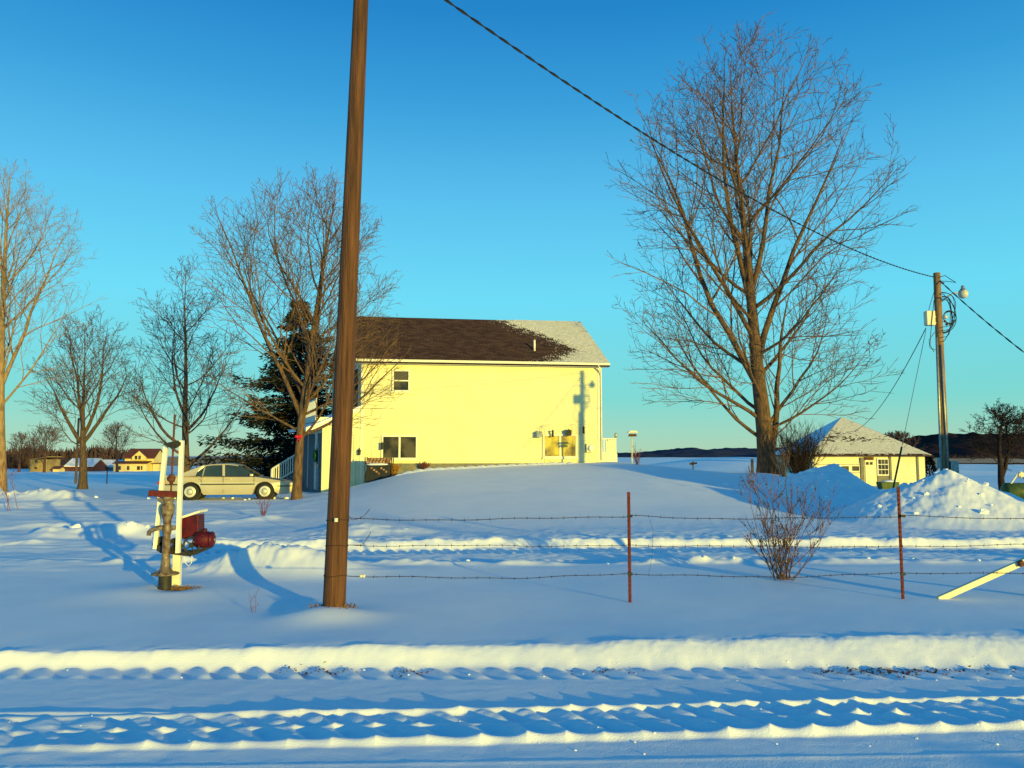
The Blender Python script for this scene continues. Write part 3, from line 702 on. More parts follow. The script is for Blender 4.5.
tuft('dry_grass', 'dry brown grass at the foot of the pump', (pb.x+.16, YP+.05), (.32,.10), 320, .09, 4)

jb = P(180, 581, YP+.25); jb.z = hz(jb.x, YP+.25)
jack = thing('pump_jack', 'white wooden pump jack frame with red electric motor, behind the hand pump', 'pump jack', jb)
def board(a, b, wpx, dep, Y, m='white', nm='board'):
    A1 = P(a[0], a[1], Y); B1 = P(b[0], b[1], Y); d = B1-A1; rot = d.to_track_quat('Z', 'Y').to_matrix(); w_ = wpx/F*Y
    mb = MB().box((A1+B1)/2, (w_, dep, d.length), rot); return obj(nm, mb, m, jack, bevel=.003)
board((155.3, 549), (165.8, 446.5), 4.2, .05, YP+.10); board((178.0, 553), (181.9, 440.5), 4.6, .05, YP+.05)
jbp = P(179.3, 552, YP+.25); mb = MB().box((jbp.x, YP+.2, (jb.z-.2+jbp.z+.02)/2), (.092, .08, jbp.z-jb.z+.22)); obj('post', mb, 'white', jack, bevel=.004)
mb = MB(); mb.prism([P(162.5,444.5,YP+.0), P(168,442.5,YP), P(177,440.5,YP), P(180.5,442.5,YP), P(180,445.5,YP), P(173,448.8,YP), P(168,447,YP)], (0,.05,0)); obj('top_bracket', mb, 'iron', jack)
mb = MB(); mb.tube([P(174.8, 414.5, YP+.03), P(173.5, 440, YP+.03), P(171, 492, YP+.03)], [.014,.014,.012], 8); mb.tube([P(173,449,YP), P(178,452.5,YP)], .014, 6); obj('pump_rod', mb, 'rust', jack)
mb = MB(); mb.blob(P(171.3, 478.5, YP+.03), (.05,.05,.055), 3, 10, 7, .15); mb.lathe(P(171.3, 485, YP+.03), [(.02,0),(.03,.01),(.02,.03)], 10); obj('rod_clamp', mb, 'rust', jack, True)
mb = MB()
mb.prism([P(157,545,YP+.08), P(163,548,YP+.08), P(180,552,YP+.08), P(196,551,YP+.08), P(206,546,YP+.08), P(205,550,YP+.08), P(190,556.5,YP+.08), P(160,553,YP+.08), P(156,549,YP+.08)], (0,.22,0))
for (px, py, r) in ((160,541,.055), (159,549,.035), (153.5,544.5,.02), (163,545,.05), (173,541,.035), (175,547,.05)): mb.lathe(P(px,py,YP+.1), [(r,0),(r,.12)], 14, 'Y')
obj('gearbox', mb, 'iron', jack)
q = P(191.5, 545, YP+.06); mb = MB()
ring = [q+Vector((.098*math.cos(a), 0, .098*math.sin(a))) for a in [2*math.pi*k/28 for k in range(29)]]; mb.tube(ring, .014, 8)
for k in range(5): a = k*1.2566; mb.tube([q, q+Vector((.095*math.cos(a),0,.095*math.sin(a)))], .009, 5)
mb.lathe(q, [(.03,-.02),(.03,.05)], 12, 'Y'); obj('flywheel', mb, 'iron', jack)
q = P(204.5, 539.5, YP+.12); mb = MB().lathe(q+Vector((-.11,0,0)), [(.05,0),(.098,.012),(.103,.03),(.103,.16),(.09,.18),(.09,.19),(.102,.195),(.100,.215),(.06,.235),(.03,.24)], 22, 'X')
for k in range(10): a = k*.628; mb.box(q+Vector((-.02, .103*math.cos(a), .103*math.sin(a))), (.13,.008,.008))
mb.lathe(q+Vector((0,0,.10)), [(.03,-.01),(.032,.03),(.02,.04)], 10); mo = obj('motor', mb, 'red', jack, True)
mb = MB().lathe(q+Vector((.125,0,0)), [(.02,0),(.022,.012),(.01,.014)], 10, 'X'); obj('shaft_cap', mb, 'steel', mo, True)
mb = MB(); mb.box(P(200, 534.5, YP+.1), (.10,.06,.05)); obj('capacitor_box', mb, 'red', mo, bevel=.01)
Yb = YP+.22
mb = MB(); mb.prism([P(181.5,539,Yb-.08), P(198,539,Yb-.08), P(198,514.5,Yb-.08), P(181.5,518.5,Yb-.08)], (0,.22,0)); bx_ = obj('belt_guard', mb, 'red', jack, bevel=.006)
mb = MB(); mb.prism([P(181,518.7,Yb-.10), P(200,512.6,Yb-.10), P(200,510.4,Yb-.10), P(194,512.2,Yb-.10), P(181,516.5,Yb-.10)], (0,.26,0)); obj('guard_lid', mb, 'white', bx_)
mb = MB(); mb.tube([P(184,557,YP+.1), P(185.5,563,YP+.1), P(188.5,566,YP+.1), P(191.5,563,YP+.1), P(192,555,YP+.1)], .005, 6); obj('cord', mb, 'white', jack)

# ------------------------------------------------------------------ car
def car(cx, cy, z, ang):
    root = thing('parked_car', 'gold beige four door sedan parked side on in the snowy drive', 'car', (cx, cy, z))
    L = 5.05; s = L/2
    def put(name, mb, m, par, sm=False, bevel=0, split=False):
        if split:
            ps = mb.parts+[(len(mb.v), len(mb.f))]
            for (v0, f0), (v1, f1) in zip(ps[:-1], ps[1:]):
                q = MB(); q.v = mb.v[v0:v1]; q.f = [tuple(i-v0 for i in f) for f in mb.f[f0:f1]]; put(name, q, m, par, sm, bevel)
            return
        me_off = MB(); me_off.v = [(v[0]+0, v[1], v[2]) for v in mb.v]; me_off.f = mb.f
        me = bpy.data.meshes.new(name); me.from_pydata(me_off.v, [], me_off.f); me.materials.append(M[m])
        if sm: me.polygons.foreach_set('use_smooth', [True]*len(me.polygons))
        o = bpy.data.objects.new(name, me); COL.objects.link(o); o.parent = par
        if bevel:
            b = o.modifiers.new('bevel', 'BEVEL'); b.width = bevel; b.segments = 3; b.limit_method = 'ANGLE'; b.angle_limit = R(35)
        return o
    wr, wf, rad = -1.42, 1.33, .33
    def arch(c, r=.39): return [(c+r*math.cos(a), .31+r*math.sin(a)) for a in [math.pi*k/12 for k in range(12, -1, -1)] if .31+r*math.sin(a) > .24]
    # upper outline nose(right, +x) to tail, then underside with arches
    topl = [(2.40,.48),(2.38,.57),(2.28,.65),(2.0,.725),(1.6,.79),(1.25,.845),(1.0,.885),(.5,.895),(0,.90),(-1.0,.915),(-1.5,.93),(-1.95,.95),(-2.38,.945),(-2.52,.88),(-2.58,.70),(-2.60,.45),(-2.52,.27)]
    bot = [(-2.2,.22)]+arch(wr)+[(-.95,.20),(.86,.20)]+arch(wf)+[(1.85,.22),(2.30,.24),(2.39,.34)]
    prof_ = topl+bot
    def width(x, zz_):
        w_ = .885
        w_ -= .16*max(0, (abs(x)-1.7)/.82)**2.4
        w_ -= .05*max(0, (zz_-.60)/.4)**1.5; w_ -= .06*max(0, (.42-zz_)/.22)**1.5
        return w_
    import mathutils
    tris = mathutils.geometry.tessellate_polygon([[Vector((x, z_, 0)) for x, z_ in prof_]])
    # dense side: several inset layers so that edges are round
    mb = MB(); n = len(prof_); c0 = Vector((0, .6))
    layers = []
    for k, (ins, wd) in enumerate(((.0, .0), (.0, .78), (.012, .93), (.045, 1.0))):
        pts = []
        for (x, z_) in prof_:
            nx = x*(1-ins*.35); nz = z_+( (.60-z_)*ins*1.2 if z_ > .62 else 0)
            pts.append((nx, nz))
        layers.append((pts, wd))
    for sgn in (-1, 1):
        base_ = len(mb.v)
        for pts, wd in layers:
            for (x, z_) in pts: mb.v.append((x, sgn*wd*width(x, z_), z_))
        for k in range(len(layers)-1):
            for i in range(n):
                a, b_, c_, d_ = base_+k*n+i, base_+k*n+(i+1)%n, base_+(k+1)*n+(i+1)%n, base_+(k+1)*n+i
                mb.f.append((a, b_, c_, d_) if sgn > 0 else (d_, c_, b_, a))
        for tr in tris:
            q = tuple(base_+(len(layers)-1)*n+i for i in tr); mb.f.append(q)
    body = put('body', mb, 'car', root, False)
    body.data.polygons.foreach_set('use_smooth', [True]*len(body.data.polygons))
    es = body.modifiers.new('edge', 'EDGE_SPLIT'); es.split_angle = R(32)
    # greenhouse: roof and pillars over glass
    G = [(-1.92,.93),(-1.45,1.15),(-1.0,1.315),(-.68,1.36),(-.1,1.375),(.30,1.33),(1.04,.875)]
    def gw(z_): return .80-.17*max(0, (z_-.90))/.48
    mb = MB(); n = len(G)
    for sgn in (-1, 1):
        for (x, z_) in G: mb.v.append((x*.992, sgn*(gw(z_)-.012), z_-.012))
    mb.f = [tuple(range(n-1,-1,-1)), tuple(range(n, 2*n))]+[(i, i+1, n+i+1, n+i) for i in range(n-1)]
    put('window_glass', mb, 'carglass', root)
    roof = MB(); rp_ = [(-1.12,1.275),(-1.0,1.322),(-.68,1.366),(-.1,1.382),(.30,1.338),(.40,1.28)]
    n = len(rp_)
    roof.v = [(x, sg*(gw(z_)+dw), z_+dz) for (dz, dw) in ((0, 0), (.012, -.05)) for sg in (-1, 1) for (x, z_) in rp_]
    # closed thin shell: side rails + top
    for i in range(n-1):
        roof.f += [(i, i+1, 2*n+i+1, 2*n+i), (n+i, 3*n+i, 3*n+i+1, n+i+1), (2*n+i, 2*n+i+1, 3*n+i+1, 3*n+i)]
    ro = put('roof', roof, 'car', body, True)
    pil = MB()
    def pillar(a, b_, w_, dy=.004):
        for sgn in (-1, 1):
            A_ = Vector((a[0], sgn*(gw(a[1])+dy), a[1])); B_ = Vector((b_[0], sgn*(gw(b_[1])+dy), b_[1])); d = (B_-A_)
            pil.box((A_+B_)/2, (w_, .028, d.length), d.to_track_quat('Z', 'Y').to_matrix())
    pillar((-.22,.90),(-.26,1.36),.09); pillar((-1.0,.92),(-.93,1.33),.035)
    keep_ = pil; pil = MB(); pillar((1.03,.88),(.33,1.325),.020, -.014); put('windshield_pillar', pil, 'iron', body, split=True); pil = keep_
    for sgn in (-1, 1):   # C pillar panel
        y0, y1 = sgn*(gw(.93)+.006), sgn*(gw(1.30)+.006)
        pil.prism([(-1.98,y0,.92),(-1.26,y0,.93),(-1.20,y0+(y1-y0)*.45,1.08),(-.98,y1,1.27),(-.90,y1,1.335),(-1.0,y1,1.325),(-1.45,y0+(y1-y0)*.6,1.155)], (0,-sgn*.02,0))
        pil.tube([(-1.05, sgn*(gw(1.28)+.004), 1.29), (-.68, sgn*(gw(1.34)+.002), 1.345), (-.1, sgn*(gw(1.36)+.002), 1.362), (.30, sgn*(gw(1.31)+.003), 1.315)], .022, 6)
    put('pillar', pil, 'car', body, split=True)
    tr_ = MB()
    for sgn in (-1, 1):
        tr_.box((-.05, sgn*.885, .60), (2.0, .02, .045)); tr_.box((2.05, sgn*.86, .52), (.55, .02, .04), Matrix.Rotation(sgn*R(-5), 3, 'Z')); tr_.box((-2.15, sgn*.862, .60), (.6,.02,.04), Matrix.Rotation(sgn*R(5), 3, 'Z'))
        tr_.box((-.1, sgn*.835, .905), (2.3,.012,.014))
    put('side_moulding', tr_, 'iron', body, split=True)
    gaps = MB()
    for x in (.92, -.22, -1.02): gaps.box((x, -.878, .60), (.010, .012, .66)); gaps.box((x, .878, .60), (.010, .012, .66))
    put('door_seam', gaps, 'iron', body, split=True)
    for x in (-1.0, -.02):
        for sgn in (-1, 1): h_ = MB().box((x, sgn*.872, .80), (.19, .03, .035)); put('handle', h_, 'car', body, bevel=.008)
    for sgn in (-1, 1): h_ = MB().box((.82, sgn*.90, .95), (.13,.16,.10)); put('side_mirror', h_, 'car', body, bevel=.03)
    for sgn in (-1, 1):
        put('headlight', MB().box((2.27, sgn*.60, .60), (.20,.36,.09), Matrix.Rotation(-sgn*R(15), 3, 'Z')), 'headlamp', root, bevel=.02)
        put('tail_light', MB().box((-2.47, sgn*.70, .66), (.30,.20,.12), Matrix.Rotation(sgn*R(16), 3, 'Z')), 'tail', root, bevel=.02)
    put('front_bumper', MB().box((2.30, 0, .40), (.26,1.30,.20)), 'car', root, bevel=.06)
    for x in (wr, wf):
        for sgn in (-1, 1):
            prf = [(.17,-.10),(.28,-.105),(.325,-.085),(rad,-.05),(rad,.05),(.325,.085),(.28,.105),(.20,.10),(.17,.10)]
            ty = put('wheel', MB().lathe((x, sgn*.78, rad-.01), prf, 30, 'Y'), 'tyre', root, True)
            hb = MB().lathe((x, sgn*.86, rad-.01), [(.205,-.03),(.215,sgn*.02),(.17,sgn*.035),(.10,sgn*.03),(.095,sgn*.045),(.01,sgn*.05)], 26, 'Y'); hc = put('hubcap', hb, 'hub', ty, True)
            sl = MB(); sl.lathe((x, sgn*.885, rad-.01), [(.150,sgn*-.02),(.172,sgn*-.02),(.172,sgn*.002),(.150,sgn*.006)], 24, 'Y')
            for k in (): a = k*math.pi/6; sl.box((x+.165*math.cos(a), sgn*.896, rad-.01+.165*math.sin(a)), (.03,.012,.022), Matrix.Rotation(-a, 3, 'Y'))
            put('hubcap_ring', sl, 'iron', ty)
    dk = MB()
    for x in (wr, wf): dk.lathe((x, 0, .31), [(.385,-.70),(.385,.70)], 24, 'Y')
    dk.box((0,0,.32), (4.3,1.2,.22)); put('underbody', dk, 'iron', root)
    root.rotation_euler = (0, 0, ang); return root
car(-11.10, 32.0, hz(-11.1, 31.8), R(11))

# ------------------------------------------------------------------ the big house
A = Vector((P(360, 455, 38.3).x, 38.3)); Rr = Vector((P(602.5, 455, 40.0).x, 40.0)); u = (Rr-A).normalized(); nrm = Vector((u.y, -u.x)); LEN = (Rr-A).length
house = thing('house', 'large cream two storey house with dark shingled roof, snow on its right end', 'house', (A.x, A.y, 0))
def Wp(s, z, d=0): q = A+u*s+nrm*d; return Vector((q.x, q.y, z))
def ws(px, py):   # pixel -> (s, z) on the front wall plane
    r_ = P(px, py, 1.0); rx, rz = r_.x, r_.z-CH      # per unit Y
    # A + u s = t*(rx,1)
    t = (A.x*u.y-A.y*u.x)/(rx*u.y-u.x); s = (t-A.y)/u.y if abs(u.y) > .05 else (t*rx-A.x)/u.x
    return s, CH+rz*t
def wbox(mb, px0, py0, px1, py1, d0, d1, grow=0):
    s0, z0 = ws(px0, py0); s1, z1 = ws(px1, py1); s0, s1 = sorted((s0, s1)); z0, z1 = sorted((z0, z1)); s0 -= grow; s1 += grow; z0 -= grow; z1 += grow
    return sbox(mb, s0, s1, z0, z1, d0, d1)
def sbox(mb, s0, s1, z0, z1, d0, d1):
    mb.hexa([Wp(s0,z0,d1), Wp(s1,z0,d1), Wp(s1,z0,d0), Wp(s0,z0,d0)], [Wp(s0,z1,d1), Wp(s1,z1,d1), Wp(s1,z1,d0), Wp(s0,z1,d0)]); return mb
EZ = 6.42; RZ = 9.05
LB = A+Vector((-3.06, 7.4)); RB = Rr+Vector((-.1426, .99))*8.0
LM = (A+LB)/2; RM = (Rr+RB)/2
mb = MB(); f3 = lambda q, z: Vector((q.x, q.y, z))
mb.hexa([f3(A,-.4), f3(Rr,-.4), f3(RB,-.4), f3(LB,-.4)], [f3(A,EZ), f3(Rr,EZ), f3(RB,EZ), f3(LB,EZ)]); obj('wall', mb, 'siding', house)
rz_in = RZ-.06
for a_, b_, c_, nm in ((A, LB, LM, 'gable'), (Rr, RB, RM, 'gable')):
    mb = MB(); inw = (u*.2 if a_ is A else -u*.2); c_ = c_ if a_ is A else c_-u*.55; mb.prism([f3(a_,EZ), f3(b_,EZ), f3(c_,rz_in)], (inw.x, inw.y, 0)); obj(nm, mb, 'siding', house)
# roof slabs with uv
oh = .38; ex = .32
ld_ = (LB-A).normalized()
def roofslab(front):
    e0, e1 = (A, Rr) if front else (LB, RB)
    nn = nrm if front else -nrm
    sl = (RZ-EZ)/4.0
    E0_ = Vector((*(e0+nn*oh-u*ex*.8), EZ-sl*oh+.05)); E1_ = Vector((*(e1+nn*oh+u*ex), EZ-sl*oh+.05)); T0 = Vector((*(LM-u*ex*.8), RZ)); T1 = Vector((*(RM-u*.15), RZ))
    th = Vector((0,0,-.14)); mb = MB(); vs_ = [E0_, E1_, T1, T0]; mb.hexa([v+th for v in vs_], vs_)
    W_ = (E1_-E0_).length; h_ = (T1-E1_).length; sk = (T0-E0_).dot((E1_-E0_).normalized())
    mb.uv = [(0,0),(W_,0),(W_,h_),(sk,h_)]*2; return mb, (E0_, E1_, T1, T0)
mb, RC = roofslab(True); roof = obj('roof', mb, 'shingle', house); mb, _ = roofslab(False); obj('roof', mb, 'shingle', house)
# snow patch on the front slope, jagged edge
E0_, E1_, T1, T0 = RC; nup = (E1_-E0_).cross(T0-E0_).normalized()
W_ = (E1_-E0_).length; nx, ny = 420, 150
mb = MB(); idx = {}
def rp3(a, b_): return (E0_.lerp(E1_, a)).lerp(T0.lerp(T1, a), b_)
bound = [(0,.745),(.06,.78),(.14,.83),(.22,.875),(.3,.895),(.42,.87),(.55,.82),(.7,.76),(.85,.70),(1.0,.66)]
I, J = np.meshgrid(np.arange(nx), np.arange(ny), indexing='ij'); aa = .55+.45*(I+.5)/nx; bb = (J+.5)/ny
lim = np.interp(bb, [q[0] for q in bound], [q[1] for q in bound])
v_ = aa-lim+.05*vn(aa*60+bb*14, bb*22, 3)+.05*vn(aa*190, bb*60, 4)+.055*vn(aa*520, bb*130, 5)
speck = (vn(aa*330, bb*90, 8) > .40-.10*(bb < .3)) & (aa-lim > -.085)
keep = (v_ > 0) | speck
hgt = np.clip(v_*.6, .004, .035)+.006*vn(aa*200, bb*60, 6)
def rv(i, j):
    k = (i, j)
    if k not in idx:
        idx[k] = len(mb.v); mb.v.append(rp3(.55+.45*i/nx, j/ny)+nup*(.004+float(hgt[min(i, nx-1), min(j, ny-1)])))
    return idx[k]
for i, j in zip(*np.nonzero(keep)):
    i = int(i); j = int(j); mb.f.append((rv(i,j), rv(i+1,j), rv(i+1,j+1), rv(i,j+1)))
sn = obj('roof_snow', mb, 'dustsnow', roof, True)
mb = MB(); q = rp3(.755, .35) ; q = None
# locate vent pipe by pixel on the slope
best = min(((P(534.5, 350, Yc), Yc) for Yc in np.linspace(39, 44, 200)), key=lambda t_: abs((t_[0]-E0_).dot(nup)))[0]
mb = MB().tube([best-Vector((0,0,.1)), best+Vector((0,0,.52))], .055, 12); obj('vent_pipe', mb, 'white', house, True)
# fascia, soffit, gutter, downspout
mb = MB(); sbox(mb, -ex*.8, LEN+ex, EZ-.30, EZ-.14, oh-.05, oh-.02); obj('fascia', mb, 'trim', house)
mb = MB(); sbox(mb, -ex*.8, LEN+ex, EZ-.34, EZ-.302, .0, oh-.02); obj('soffit', mb, 'trim', house)
mb = MB(); sbox(mb, -ex*.8, LEN+ex, EZ-.27, EZ-.16, oh-.018, oh+.09); obj('gutter', mb, 'trim', house, bevel=.02)
mb = MB(); mb.tube([Wp(LEN-.28, EZ-.25, oh), Wp(LEN-.1, EZ-.5, .22), Wp(LEN-.06, EZ-.75, .06), Wp(LEN-.06, 1.45, .06)], .045, 8); obj('downspout', mb, 'trim', house, True)
mb = MB(); sbox(mb, LEN-.22, LEN-.12, 1.3, EZ-.34, .003, .03); sbox(mb, 0, .12, .0, EZ-.34, .003, .03); objs('corner_trim', mb, 'trim', house)
mb = MB(); s0, _z = ws(389, 465); sbox(mb, s0, LEN+.02, .5, 1.30, .002, .05); obj('foundation', mb, 'concrete', house)
for a_, b_ in (((A), LM), ((Rr), RM)):
    pass
# windows
def window(pxa, pya, pxb, pyb, mid, glass='glass', double=True):
    s0, z1 = ws(pxa, pya); s1, z0 = ws(pxb, pyb); fw = .085
    mb = MB(); sbox(mb, s0, s1, z1-fw, z1, .002, .07); sbox(mb, s0, s1, z0, z0+fw, .002, .07); sbox(mb, s0, s0+fw, z0+fw, z1-fw, .002, .07); sbox(mb, s1-fw, s1, z0+fw, z1-fw, .002, .07)
    if mid == 'v': c = (s0+s1)/2; sbox(mb, c-.045, c+.045, z0+fw, z1-fw, .002, .06)
    else: c = (z0+z1)/2; sbox(mb, s0+fw, s1-fw, c-.03, c+.03, .002, .06)
    fr = obj('window', mb, 'trim', house)
    g_ = MB(); sbox(g_, s0+.03, s1-.03, z0+.03, z1-.03, -.02, .018); obj('pane', g_, glass, fr)
    sl = MB(); sbox(sl, s0-.05, s1+.05, z0-.05, z0-.003, .002, .10); obj('sill', sl, 'trim', fr)
window(392.2, 369.5, 410, 392, 'h'); window(381.5, 435, 417.5, 459.5, 'v'); window(543, 434, 577, 458, 'v', 'goldglass')
# gable-end window (in shade) 
gl = (LB-A).normalized(); gn = Vector((-gl.y, gl.x)); gn = gn if gn.dot(Vector((-1,0))) > 0 else -gn
def Gp(s, z, d=0): q = A+gl*s+gn*d; return Vector((q.x, q.y, z))
def gbox(mb, s0, s1, z0, z1, d0, d1): mb.hexa([Gp(s0,z0,d1), Gp(s1,z0,d1), Gp(s1,z0,d0), Gp(s0,z0,d0)], [Gp(s0,z1,d1), Gp(s1,z1,d1), Gp(s1,z1,d0), Gp(s0,z1,d0)])
mb = MB(); gbox(mb, .35, 2.2, 3.75, 6.0, .002, .05); fr = obj('window', mb, 'trim', house); mb = MB(); gbox(mb, .45, 1.25, 3.85, 5.9, .04, .062); gbox(mb, 1.33, 2.1, 3.85, 5.9, .04, .062); obj('pane', mb, 'glass', fr)
mb = MB(); gbox(mb, 3.4, 5.2, 3.6, 5.9, .002, .05); fr = obj('window', mb, 'trim', house); mb = MB(); gbox(mb, 3.5, 5.1, 3.7, 5.8, .04, .062); obj('pane', mb, 'glass', fr)
# entry wing at the left, front flush with the wall
s_c, _ = ws(321.5, 470)
C0 = Wp(s_c, 0); back = Vector((-.414, .91, 0))
_, zl = ws(322, 424); _, zr = ws(359, 409)
zl = max(zl, 2.9)
mb = MB(); c0 = Wp(s_c, -.4, -.004); c1 = Wp(-.002, -.4, -.004); bk = back*5.2
up = lambda q, z: Vector((q.x, q.y, z))
mb.hexa([c0, c1, c1+bk, c0+bk], [up(c0, zl), up(c1, zr), up(c1+bk, zr), up(c0+bk, zl)]); obj('entry_wing_wall', mb, 'siding', house)
mb = MB(); g0 = c0+Vector((-.75,-.10,0)); sl_ = (zr-zl)/(abs(s_c)); zo = zl-sl_*.75
mb.hexa([up(g0, zo+.02), up(c1+Vector((0,-.10,0)), zr+.02), up(c1+bk, zr+.02), up(g0+bk, zo+.02)], [up(g0, zo+.14), up(c1+Vector((0,-.10,0)), zr+.14), up(c1+bk, zr+.14), up(g0+bk, zo+.14)]); er = obj('entry_wing_roof', mb, 'snow', house)
mb = MB(); f0 = g0+Vector((0,-.03,0)); f1 = c1+Vector((0,-.13,0)); mb.hexa([up(f0, zo-.12), up(f1, zr-.12), up(f1+Vector((0,.025,0)), zr-.12), up(f0+Vector((0,.025,0)), zo-.12)], [up(f0, zo+.018), up(f1, zr+.018), up(f1+Vector((0,.025,0)), zr+.018), up(f0+Vector((0,.025,0)), zo+.018)]); obj('rake_board', mb, 'trim', house)
bn = Vector((-back.y, back.x, 0)); bn = bn if bn.x < 0 else -bn
def Ep(s, z, d): q = c0+back*s+bn*d; return Vector((q.x, q.y, z))
def ebox(mb, s0, s1, z0, z1, d0, d1): mb.hexa([Ep(s0,z0,d1), Ep(s1,z0,d1), Ep(s1,z0,d0), Ep(s0,z0,d0)], [Ep(s0,z1,d1), Ep(s1,z1,d1), Ep(s1,z1,d0), Ep(s0,z1,d0)])
mb = MB(); ebox(mb, .5, 1.7, .02, 2.25, .006, .05); sp_ = MB(); ebox(sp_, .02, 5.15, -.3, 2.75, .001, .003); obj('side_shade_sheet', sp_, 'sideshade', house); dr = obj('entry_door', mb, 'shadedblue', house); mb = MB(); ebox(mb, .66, 1.54, 1.15, 2.05, .05, .062); obj('pane', mb, 'glass', dr)  # thin dark sheet paints the shade over the whole entry side wall
q = Ep(1.1, 1.65, .12); ring = [q+back*.23*math.cos(a)+Vector((0,0,.23*math.sin(a))) for a in [2*math.pi*k/20 for k in range(21)]]
tag(obj('wreath', MB().tube(ring, .06, 8), 'wreath', None, True, off=q), 'green wreath hanging on the shaded entry door', 'wreath')
# lower boxes: shaded white gate left of the logs (behind the pole)
# upper deck behind the entry wing
dk0 = A+gl*2.2+gn*.05
def D(s, d, z): q = A+gl*s+gn*d; return Vector((q.x, q.y, z))
mb = MB(); mb.hexa([D(1.5,0,3.35), D(6.4,0,3.35), D(6.4,1.9,3.35), D(1.5,1.9,3.35)], [D(1.5,0,3.55), D(6.4,0,3.55), D(6.4,1.9,3.55), D(1.5,1.9,3.55)])
for s in (1.6, 4, 6.3): q = D(s,1.8,0); mb.box((q.x, q.y, 1.7), (.12,.12,3.3))
deck = obj('balcony_deck', mb, 'white', house); mb = MB()
for k in range(26): q = D(1.5+k*.196, 1.85, 0); mb.box((q.x, q.y, 4.0), (.035,.035,.85))
for z in (3.62, 4.43): mb.tube([D(1.5,1.85,z), D(6.4,1.85,z)], .045, 4)
obj('railing', mb, 'white', deck)
# stair railing left (in shade)
t0 = P(300, 452, 43.2); t1 = P(272, 469, 43.2)
mb = MB(); mb.tube([t0, t1], .05, 4); lo0 = t0-Vector((0,0,.85)); lo1 = t1-Vector((0,0,.80)); mb.tube([lo0, lo1], .05, 4)
for k in range(13): a = t0.lerp(t1, k/12); mb.box(a-Vector((0,0,.42)), (.05,.05,.84))
mb.tube([t1, Vector((t1.x, t1.y, hz(t1.x, t1.y)-.1))], .07, 4); mb.tube([t0, Vector((t0.x, t0.y, 0))], .07, 4)
obj('stair_railing', mb, 'white', house)
mb = MB(); N_ = 9
for k in range(N_): a = lo0.lerp(lo1, (k+.5)/N_); mb.box((a.x, a.y+.55, (a.z-.25)/1), (.30, 1.0, .16))
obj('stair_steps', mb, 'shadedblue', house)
# deck at the right end
q0 = Rr+Vector((-.1426,.99))*3.5
mb = MB(); r0 = Vector((Rr.x-.05, Rr.y+.6, 0)); 
_, zr0 = 0, 0
dx1 = P(617, 455, 41).x
mb.box(((Rr.x+dx1)/2+.04, 43.0, 1.72), (dx1-Rr.x-.06, 4.0, .12)); mb.box(((Rr.x+dx1)/2+.04, 41.0, 1.40), (dx1-Rr.x-.06, .05, .60)); mb.box((dx1-.03, 43, 1.40), (.05, 3.9, .60)); sd_ = obj('side_deck', mb, 'trim', house)
mb = MB(); w0 = Rr.x+.08
for k in range(7): x = w0+(dx1-.05-w0)*k/6; mb.box((x, 41.03, 2.13), (.045,.045,.74))
for k in range(20): mb.box((dx1-.05, 41.2+k*.19, 2.13), (.045,.045,.74))
mb.box(((w0+dx1-.05)/2, 41.03, 2.53), (dx1-w0+.02,.08,.06)); mb.box((dx1-.05, 43, 2.53), (.08,3.9,.058)); mb.box(((w0+dx1-.05)/2, 41.03, 1.83), (dx1-w0,.05,.05))
obj('railing', mb, 'white', sd_)
mb = MB(); mb.box((dx1-.05, 41.03, 2.60), (.12,.12,.08)); mb.blob((dx1-.05, 41.03, 2.72), (.07,.07,.11), 3); obj('post_cap', mb, 'steel', sd_, True)
# wall fixtures
def on(px, py, d): s, z = ws(px, py); return Wp(s, z, d)
mb = MB(); q = on(359.5, 452, .16); mb.lathe(q, [(.02,.14),(.09,.06),(.10,.05),(.07,.04),(.06,-.12),(.03,-.15)][::-1], 8); mb.tube([q+Vector((0,0,.14)), on(359.5, 448, .0)], .015, 6); obj('wall_lantern', mb, 'iron', house)
mb = MB(); wbox(mb, 585.5, 444, 591.8, 452.5, .003, .14); q = on(590.3, 448.2, .16); vb = obj('meter_box', mb, 'steel', house, bevel=.02)
mb = MB(); nv = Vector((nrm.x, nrm.y, 0)); sv = Vector((u.x, u.y, 0)); mb.blob(q, (.17,.12,.18), 3, 12, 8, 0); obj('meter_cover', mb, 'white', vb, True)
# hooks with feeders: stand in front of the wall
def feeder_hook(name, label, px, pyb, pyt, side, hang, m, seed):
    q = on(px, pyb, .25); top_ = on(px, pyt, .25); t = thing(name, label, 'bird feeder', Vector((q.x, q.y, hz(q.x, q.y))), 'bird feeders on hooks against the house wall')
    g0_ = Vector((q.x, q.y, hz(q.x, q.y)-.2)); s = Vector((u.x, u.y, 0))*side
    pts = [g0_, Vector((q.x, q.y, top_.z-.15))]+[top_+s*.20*(1-math.cos(a))+Vector((0,0,-.15+.20*math.sin(a))) for a in [math.pi*k/8 for k in range(1, 9)]]
    obj('hook', MB().tube(pts, .007, 6), 'steel', t)
    e = pts[-1]; mb = MB(); mb.tube([e, e-Vector((0,0,.08))], .008, 4)
    if hang == 'box': mb.box(e-Vector((0,0,.24)), (.26,.2,.24)); mb.prism([e+Vector((-.17,-.13,-.13)), e+Vector((.17,-.13,-.13)), e+Vector((0,-.13,-.04))], (0,.26,0))
    else: mb.lathe(e-Vector((0,0,.42)), [(.08,0),(.08,.02),(.05,.03),(.05,.28),(.09,.29),(.02,.34)], 10)
    obj('feeder', mb, m, t)
feeder_hook('bird_feeder', 'grey bird feeder on the leftmost hook beside the gold window', 546.5, 460, 427, -1, 'box', 'steel', 1)
feeder_hook('bird_feeder', 'small tube feeder hanging just above the left of the gold window', 543.8, 460, 425.5, 1, 'tube', 'iron', 2)
